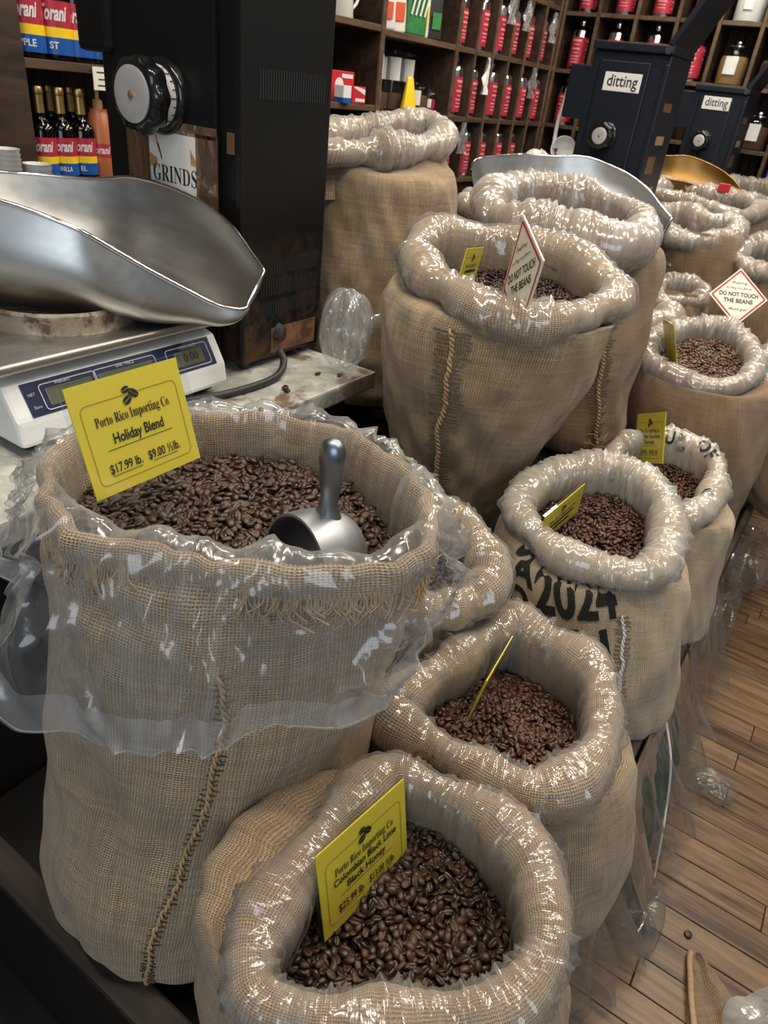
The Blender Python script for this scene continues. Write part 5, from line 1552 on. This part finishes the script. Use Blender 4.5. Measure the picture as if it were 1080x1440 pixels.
def put_tin(x, y, z, label, grp):
    global proto
    if proto is None: proto = tin_proto((x, y, z), label, grp); return proto
    c = copy_tree(proto, (x, y, z)); c.scale = (1.15, 1.15, 1.12); c['label'] = label; c['group'] = grp
    return c
GL = 'red-labelled tins in the left cubbies'
for z, cols in ((1.755, range(6)), (1.445, range(6)), (1.145, range(5)), (2.06, (2, 3, 4, 5))):
    for k in cols:
        put_tin(-2.165+random.uniform(-.012, .012), 3.785+.2*k+random.uniform(-.012, .012), z, f'red-labelled tin in the {RN[z]} row of left-wall cubbies, {ORD[k]} column from the near post', GL)
GB = 'red-labelled tins in the back cubbies'
for z, xs in ((1.755, ((-2.045, 0), (-1.81, 1), (-1.565, 2), (-1.315, 3))), (2.06, ((-1.80, 1), (-1.57, 2), (-1.33, 3), (-2.04, 0))), (1.445, ((-2.06, 0),))):
    for x, k in xs:
        put_tin(x, 5.15, z, f'red-labelled tin in the {RN[z]} row of back-wall cubbies, {ORD[k]} column from the corner', GB)

def jar(loc, r, h, label, content, cont_h=.8, knob=True, lab=.06, face=-PI/2, ly=.25):
    root = empty('glass_jar', loc, label, 'jar', 'glass jars')
    X = Matrix.Translation(loc)
    lathe('glass', [(0, 0), (r*.94, 0), (r, .008), (r, h*.72), (r*.93, h*.80), (r*.70, h*.86), (r*.70, h*.90)], 26, M['glass'], root, X)
    lathe('contents', [(0, .006), (r*.93, .006), (r*.95, h*cont_h*.7), (r*.86, h*cont_h*.8), (0, h*cont_h*.82)], 20, content, root, X)
    lathe('lid', [(r*.74, h*.895), (r*.76, h*.90), (r*.76, h*.93), (r*.5, h*.95), (r*.30, h*.955)] + ([(r*.20, h*.965), (r*.30, h*.985), (r*.28, h*1.03), (0, h*1.04)] if knob else [(0, h*.955)]), 22, M['chrome'] if knob else M['glass'], root, X)
    a = np.linspace(-lab/r/2, lab/r/2, 8)+face
    V = []; F = []
    for q in a: V += [(loc[0]+(r+.0012)*math.cos(q), loc[1]+(r+.0012)*math.sin(q), loc[2]+h*ly), (loc[0]+(r+.0012)*math.cos(q), loc[1]+(r+.0012)*math.sin(q), loc[2]+h*ly+lab*1.25)]
    for q in range(7): F.append((2*q, 2*q+2, 2*q+3, 2*q+1))
    link('label', np_mesh('label', V, F, None, False), M['label_white'], root)
    return root
jar((-1.085, 5.16, 1.755), .082, .21, 'tall glass jar of tan granules on the upper back shelf', M['tan'], .85, lab=.07)
jar((-1.085, 5.17, 2.06), .085, .23, 'glass jar with pale bag on the top back shelf', M['label_white'], .7, lab=.05)
jar((-.85, 5.16, 1.445), .085, .19, 'wide glass jar with white label right of the far grinder', M['brown'], .8, lab=.07)
jar((-.86, 5.16, 1.755), .08, .21, 'glass jar on the upper back shelf at the right edge', M['brown'], .8, lab=.06)
jar((-1.37, 5.14, 1.445), .045, .21, 'slim bottle-like jar with white label between the two far grinders', M['brown'], .5, lab=.05)
jar((-.62, 5.16, 1.445), .08, .19, 'glass jar in the back cubby farthest right', M['brown'], .8, lab=.06)
# shelf bay with jars near the first sack
for j, (x, y, z, r, h, lb, lab) in enumerate(((-2.19, 3.12, 1.445, .055, .265, 'tall glass jar at the left of the jar bay', .075), (-2.24, 3.225, 1.445, .05, .265, 'rear glass jar left of the yellow packet', .07),
        (-2.24, 3.34, 1.445, .055, .265, 'rear glass jar behind the yellow packet', .075), (-2.24, 3.46, 1.445, .055, .265, 'rear glass jar right of the yellow packet', .075))):
    jar((x, y, z), r, h, lb, M['brown'], .35, False, lab, -1.0, .48)
jar((-2.17, 3.455, 1.445), .065, .14, 'low wide glass jar right of the yellow packet', M['brown'], .7, False, .05, -1.0)
jar((-2.16, 3.565, 1.445), .038, .115, 'small jar with red label at the bay end', M['label_red'], .7, False, .03, -1.0)
wb = box('white_board', (-2.20, 3.045, 1.445), (-2.11, 3.062, 1.60), M['label_white'], None, .002); tag(wb, 'thin white box standing against the shelf upright', 'box')
bm = bmesh.new(); box_bm(bm, (-.045, -.018, 0), (.045, .018, .15), .012, 2)
for v in bm.verts:
    if v.co.z > .1: v.co.x *= .45; v.co.y *= .35
o = bm_obj('yellow_packet', bm, M['label_yellow'], None, True, m4(rot(1.4, -.16, .14), (-2.13, 3.335, 1.447))); tag(o, 'shiny yellow packet leaning in front of the jars', 'packet')
# packets, red carton, pitcher, upper shelf
pk = [((-2.18, 3.13), 'white packet with orange panel on the upper bay shelf', 'label_white', .12, .17, 'orange'), ((-2.20, 3.27), 'pale packet behind the green one on the upper bay shelf', 'cream', .09, .19, 'orange'),
      ((-2.16, 3.36), 'green striped packet on the upper bay shelf', 'green', .12, .19, 'label_white'), ((-2.19, 3.46), 'tall cream packet with fruit print on the upper bay shelf', 'cream', .08, .21, 'label_yellow'), ((-2.17, 3.545), 'dark patterned packet at the end of the upper bay shelf', 'dkgrey', .09, .18, 'green')]
for (x, y), lb, mm, w_, hh, pm in pk:
    r = empty('packet', (x, y, 1.755), lb, 'packet', 'packets on the upper bay shelf')
    Xp = m4(rot(1.25, .03, .05*math.sin(y*40)), (x, y, 1.757))
    bm = bmesh.new(); box_bm(bm, (-w_/2, -.022, 0), (w_/2, .022, hh), .014, 2)
    for v in bm.verts:
        if v.co.z > hh*.7: v.co.y *= .25
    bm_obj('pouch', bm, M[mm], r, True, Xp)
    if pm == 'label_white':
        f = Flat()
        for q in range(4): f.line((-.045+q*.026, .08), (-.025+q*.026, .18), .010)
        f.place('printed_stripes', M[pm], r, Xp, .0235)
    else:
        box('printed_panel', (-w_*.30, -.0245, hh*.25), (w_*.30, -.0215, hh*.62), M[pm], r, .0008, M4=Xp)
rc = empty('red_carton', (-2.17, 2.83, 1.465), 'red and white cut-away cartons on the shelf beside the grinder', 'box')
Xr = m4(rot(PI/2-.1, 0, 0), (-2.15, 2.84, 1.466))
box('carton', (-.13, -.0, 0), (.06, .09, .115), M['red'], rc, .002, M4=Xr)
box('carton', (.0, -.05, 0), (.085, .0, .065), M['red'], rc, .002, M4=Xr)
f = Flat(); f.ellipse(-.035, .06, .028, .03, 0); f.rect(-.02, .09, .05, .105); f.place('white_print', M['label_white'], rc, Xr, .001)
f = Flat(); f.add([(.005, .06), (.08, .035), (.08, .055), (.02, .064)], [(0, 1, 2, 3)]); f.rect(.02, .008, .08, .02); f.place('white_print', M['label_white'], rc, Xr, .0512)
hs = box('blue_white_box', (-2.13, 2.745, 1.466), (-2.08, 2.80, 1.53), M['label_white'], None, .002); tag(hs, 'small white box with blue base by the red cartons', 'box')
box('blue_band', (-2.1305, 2.7445, 1.466), (-2.0795, 2.8005, 1.485), M['label_blue'], hs)
pj = empty('pitcher', (-2.17, 2.80, 1.765), 'white enamel pitcher on the shelf above the red cartons', 'pitcher')
lathe('jug', [(0, 0), (.055, 0), (.058, .004), (.048, .15), (.05, .17), (.046, .168), (.044, .15), (.052, .008), (0, .006)], 26, M['pitcher'], pj, T4(-2.17, 2.80, 1.765), cap=False)
tube('handle', smooth_path([(-2.165, 2.85, 1.90), (-2.155, 2.90, 1.89), (-2.155, 2.895, 1.83), (-2.165, 2.855, 1.79)], 20), .007, M['pitcher'], pj, 8)
# hanging scoops and tags on the cubby edges
for j, (y, z, L, lb) in enumerate(((4.01, 1.73, .17, 'white plastic scoop hanging from the third cubby upright'), (4.62, 1.73, .16, 'clear cellophane bag hanging at the fifth cubby'), (3.84, 1.42, .15, 'clear cellophane bag hanging over the lower first tin'), (4.40, 2.03, .14, 'clear cellophane bag hanging at the fourth upper cubby'), (4.20, 2.05, .15, 'clear cellophane bag hanging at the third upper cubby'), (4.78, 2.02, .15, 'clear cellophane bag hanging at the last upper cubby'))):
    r = empty('hanging_bag' if j else 'hanging_scoop', (-2.085, y, z), lb, 'bag' if j else 'scoop')
    n_, m_ = 10, 8
    P = np.zeros((n_, m_, 3))
    for a in range(n_):
        for b in range(m_):
            q = a/(n_-1); w_ = (.012+.030*min(1, q*1.8)) if j else (.010+.018*(q > .45))
            P[a, b] = (-2.083+.012*math.sin(b*1.7+a), y+(b/(m_-1)-.5)*w_*2, z-q*L)
    grid('bag' if j else 'scoop', P, P[..., 1:], M['cellophane'] if j else M['label_white'], r)

# ------------------------------------------------------------------ bits on and around the middle counter
def lump_np(name, c, r, mat, parent=None, seed=1, amp=.18, n=48, m=26, squash=1.0, uvs=1.0):
    th = np.linspace(0, 2*PI, n, endpoint=False)[None]; la = np.linspace(-PI/2, PI/2, m)[:, None]; pole = np.cos(la)**.5
    q = 1+pole*(amp*pn(seed, np.broadcast_to(th, (m, n)), la, (1, 5), 4, 12)+amp*.4*np.abs(pn(seed+1, np.broadcast_to(th, (m, n)), la, (3, 9), 7, 12)))
    P = np.stack([r[0]*q*np.cos(la)*np.cos(th), r[1]*q*np.cos(la)*np.sin(th), r[2]*q*np.sin(la)+0*th], -1)+np.array(c)
    uu = np.concatenate([th[0], [2*PI]])*r[0]
    return grid(name, P, np.stack(np.broadcast_arrays(uu[None]*uvs, la*r[2]*uvs), -1), mat, parent, close=True)
o = lump_np('bean_bag', (-1.255, 2.985, 1.17), (.12, .09, .215), M['white_bag'], None, 91, .12); tag(o, 'bunched cream plastic bag left of the middle grinder', 'bag')
bm = bmesh.new(); v = [bm.verts.new(p) for p in ((-1.165, 2.88, 1.32), (-1.105, 2.89, 1.315), (-1.15, 2.88, 1.40), (-1.165, 2.884, 1.32), (-1.105, 2.894, 1.315), (-1.15, 2.884, 1.40))]
for q in ((0, 1, 2), (5, 4, 3), (0, 3, 4, 1), (1, 4, 5, 2), (2, 5, 3, 0)): bm.faces.new([v[i] for i in q])
tag(bm_obj('purple_paper', bm, M['purple']), 'purple pointed paper beside the cream bag', 'paper')
ld = empty('ladle', (-1.20, 3.10, 1.42), 'white long-handled ladle left of the middle grinder', 'ladle')
lathe('bowl', [(0, -.05), (.025, -.045), (.045, -.02), (.05, .01), (.047, .012), (.042, -.018), (.022, -.04), (0, -.046)], 24, M['label_white'], ld, m4(rot(0, 1.3, .3), (-1.20, 3.08, 1.40)), cap=False)
tube('handle', smooth_path([(-1.245, 3.08, 1.40), (-1.25, 3.09, 1.50), (-1.235, 3.10, 1.62)], 14), .008, M['label_white'], ld, 8)
box('handle_bracket', (-1.25, 3.09, .945), (-1.235, 3.11, 1.40), M['dkgrey'], ld)
dsh = empty('white_dish', (-1.98, 3.35, 1.145), 'white dish on the shelf right of the near plastic-topped sack', 'dish')
lathe('dish', [(0, 0), (.10, 0), (.12, .012), (.118, .014), (.098, .004), (0, .004)], 28, M['label_white'], dsh, T4(-2.19, 3.42, 1.145), cap=False)
lump_np('napkin', (-2.19, 3.44, 1.165), (.05, .06, .022), M['label_white'], dsh, 95, .25)
o = box('red_tag', (-.745, 4.02, 1.275), (-.69, 4.03, 1.315), M['red'], None, .003); tag(o, 'small red tag on the far sack in front of brass scoop', 'tag')
cn = empty('white_canister', (-.80, 4.97, .945), 'white canister right of the brass scoop', 'canister')
lathe('can', [(0, 0), (.055, 0), (.055, .30), (.05, .31), (0, .31)], 24, M['label_white'], cn, T4(-.66, 5.0, 1.0)); lathe('lid', [(.03, .31), (.03, .36), (.022, .365), (0, .365)], 20, M['blue'], cn, T4(-.66, 5.0, 1.0))
box('stand', (-.73, 4.94, .668), (-.59, 5.05, 1.0), M['wood_black'], cn)

# ------------------------------------------------------------------ loose plastic and burlap around the ledge
o = empty('plastic_bag', (-.955, 1.315, .945), 'crumpled clear plastic bag on the marble end', 'bag')
lump_np('bag', (-.955, 1.325, 1.052), (.062, .058, .092), M['film_bag'], o, 101, .10, 70, 40)
tube('twist', smooth_path([(-.915, 1.35, 1.07), (-.89, 1.37, 1.09), (-.875, 1.385, 1.085)], 10), [.03, .022, .015, .012, .01, .01, .012, .016, .022, .028], M['film'], o, 12)

def sheet(name, c00, c01, c10, c11, mat, parent, seed, amp=.02, n=60, m=44, k=(1, 6)):
    """draped sheet: top edge c00-c01, bottom edge c10-c11"""
    u = np.linspace(0, 1, n)[None, :, None]; v = np.linspace(0, 1, m)[:, None, None]
    c00, c01, c10, c11 = map(np.array, (c00, c01, c10, c11))
    P = (c00*(1-u)+c01*u)*(1-v)+(c10*(1-u)+c11*u)*v
    nr = np.cross(c01-c00, c10-c00); nr = nr/np.linalg.norm(nr)
    U2 = np.broadcast_to(u[..., 0]*PI, (m, n)); V2 = v[..., 0]
    w = amp*pn(seed, U2*2, V2, k, 3, 12)*(V2**.6) + amp*.4*pn(seed+1, U2*2, V2, (4, 16), 9, 12)*V2**.5
    P = P + nr*w[..., None]
    # ragged hem
    P[..., 2] += (.014*pn(seed+2, U2*2, 0, (1, 6), 0, 8))*V2
    P[..., 2] = np.maximum(P[..., 2], .004+.006*np.abs(np.sin(U2*9)))
    L = np.linalg.norm(c01-c00); H = np.linalg.norm(c10-c00)
    UV = np.stack(np.broadcast_arrays(u[..., 0]*L, v[..., 0]*H), -1)
    return grid(name, P, UV, mat, parent)
es = empty('empty_sack', (.02, 1.35, .0), 'empty burlap sack with dark green print hanging off the ledge', 'sack')
sheet('cloth', (-.02, 1.62, .40), (-.016, 1.06, .40), (.075, 1.72, .015), (.118, 1.12, .015), M['burlap_brown'], es, 111, .018)
sheet('green_print', (.004, 1.52, .31), (.014, 1.20, .31), (.058, 1.56, .15), (.080, 1.20, .15), M['green_ink'], es, 113, .008, 30, 20)
tube('seam', smooth_path([(-.008, 1.36, .40), (.042, 1.34, .30), (.078, 1.31, .17), (.112, 1.26, .02)], 30), .0028, M['thread_white'], es, 6)
pl = empty('plastic_bag', (.06, 1.3, 0), 'torn clear plastic hanging over the empty sack', 'bag')
sheet('bag', (-.01, 1.60, .41), (-.008, .95, .41), (.135, 1.75, .03), (.10, 1.00, .05), M['film_floor'], pl, 117, .035)
pl = empty('plastic_bag', (.06, .98, 0), 'crumpled clear plastic bag drooping at the foot of the front sacks', 'bag')
sheet('bag', (-.008, 1.05, .405), (-.004, .66, .405), (.12, 1.16, .006), (.06, .70, .02), M['film_floor'], pl, 121, .035)
lump_np('crumple', (.11, 1.12, .05), (.05, .08, .045), M['film_floor'], pl, 123, .2)
pl = empty('plastic_bag', (.05, 1.9, 0), 'brownish clear plastic hanging beside the sack stencilled 2024', 'bag')
sheet('bag', (-.022, 2.05, .41), (-.02, 1.62, .41), (.08, 2.08, .05), (.09, 1.66, .09), M['film_floor'], pl, 125, .03)
o = lump_np('plastic_bag', (.165, 1.62, .035), (.055, .04, .032), M['film_floor'], None, 127, .2); tag(o, 'small shiny plastic scrap on the floor boards', 'bag')
pl = empty('plastic_bag', (.0, 2.6, 0), 'crumpled clear plastic on the floor behind the aisle sacks', 'bag')
lump_np('bag', (.03, 2.75, .13), (.09, .20, .12), M['film_floor'], pl, 131, .2, 60, 30)
lump_np('crumple', (.02, 2.25, .12), (.05, .14, .10), M['film_floor'], pl, 133, .2, 60, 30)

# burlap bag on the floor, and a plastic one on top of its end
fs = empty('floor_sack', (.27, 1.02, 0), 'flattened brown burlap sack lying on the floor boards', 'sack')
n_, m_ = 60, 60
u = np.linspace(-1, 1, n_)[None]; v = np.linspace(0, 1, m_)[:, None]
half = .012+.115*v**.8
ax0 = np.array([.238, 1.150]); ax1 = np.array([.43, .86])
d_ = (ax1-ax0); pr_ = np.array([-d_[1], d_[0]])/np.linalg.norm(d_)
XY = ax0[None, None]+d_*v[..., None]+pr_*(u*half)[..., None]
zz = (.06*np.clip(1-np.abs(u)**2.2, 0, 1)**.7)*(v**.5) + .012*np.sin(u*7+v*5)*(1-np.abs(u)) + .008*np.sin(v*26+u*3)*(1-u*u)
P = np.concatenate([XY, np.maximum(zz, .004)[..., None]], -1)
grid('cloth', P, np.stack(np.broadcast_arrays(u*half, v*.43+0*u), -1), M['burlap_brown'], fs)
tube('hem', P[:, 3]+np.array([0, 0, .006]), .0065, M['rope'], fs, 7)
o = lump_np('plastic_bag', (.40, 1.03, .07), (.075, .10, .065), M['film_milky'], None, 137, .2, 60, 30); tag(o, 'pale crumpled plastic bag at the right end of the floor sack', 'bag')
for x, y, r, lb in ((.215, 1.185, .009, 'dark round knot hole spot in the floor board above the flattened sack'),):
    o = lathe('dark_bean', [(0, 0), (r, .001), (r*.9, .006), (0, .009)], 12, M['bean_dark'], None, T4(x, y, .0006)); tag(o, 'dark bean lying on the floor by the flattened sack', 'bean')
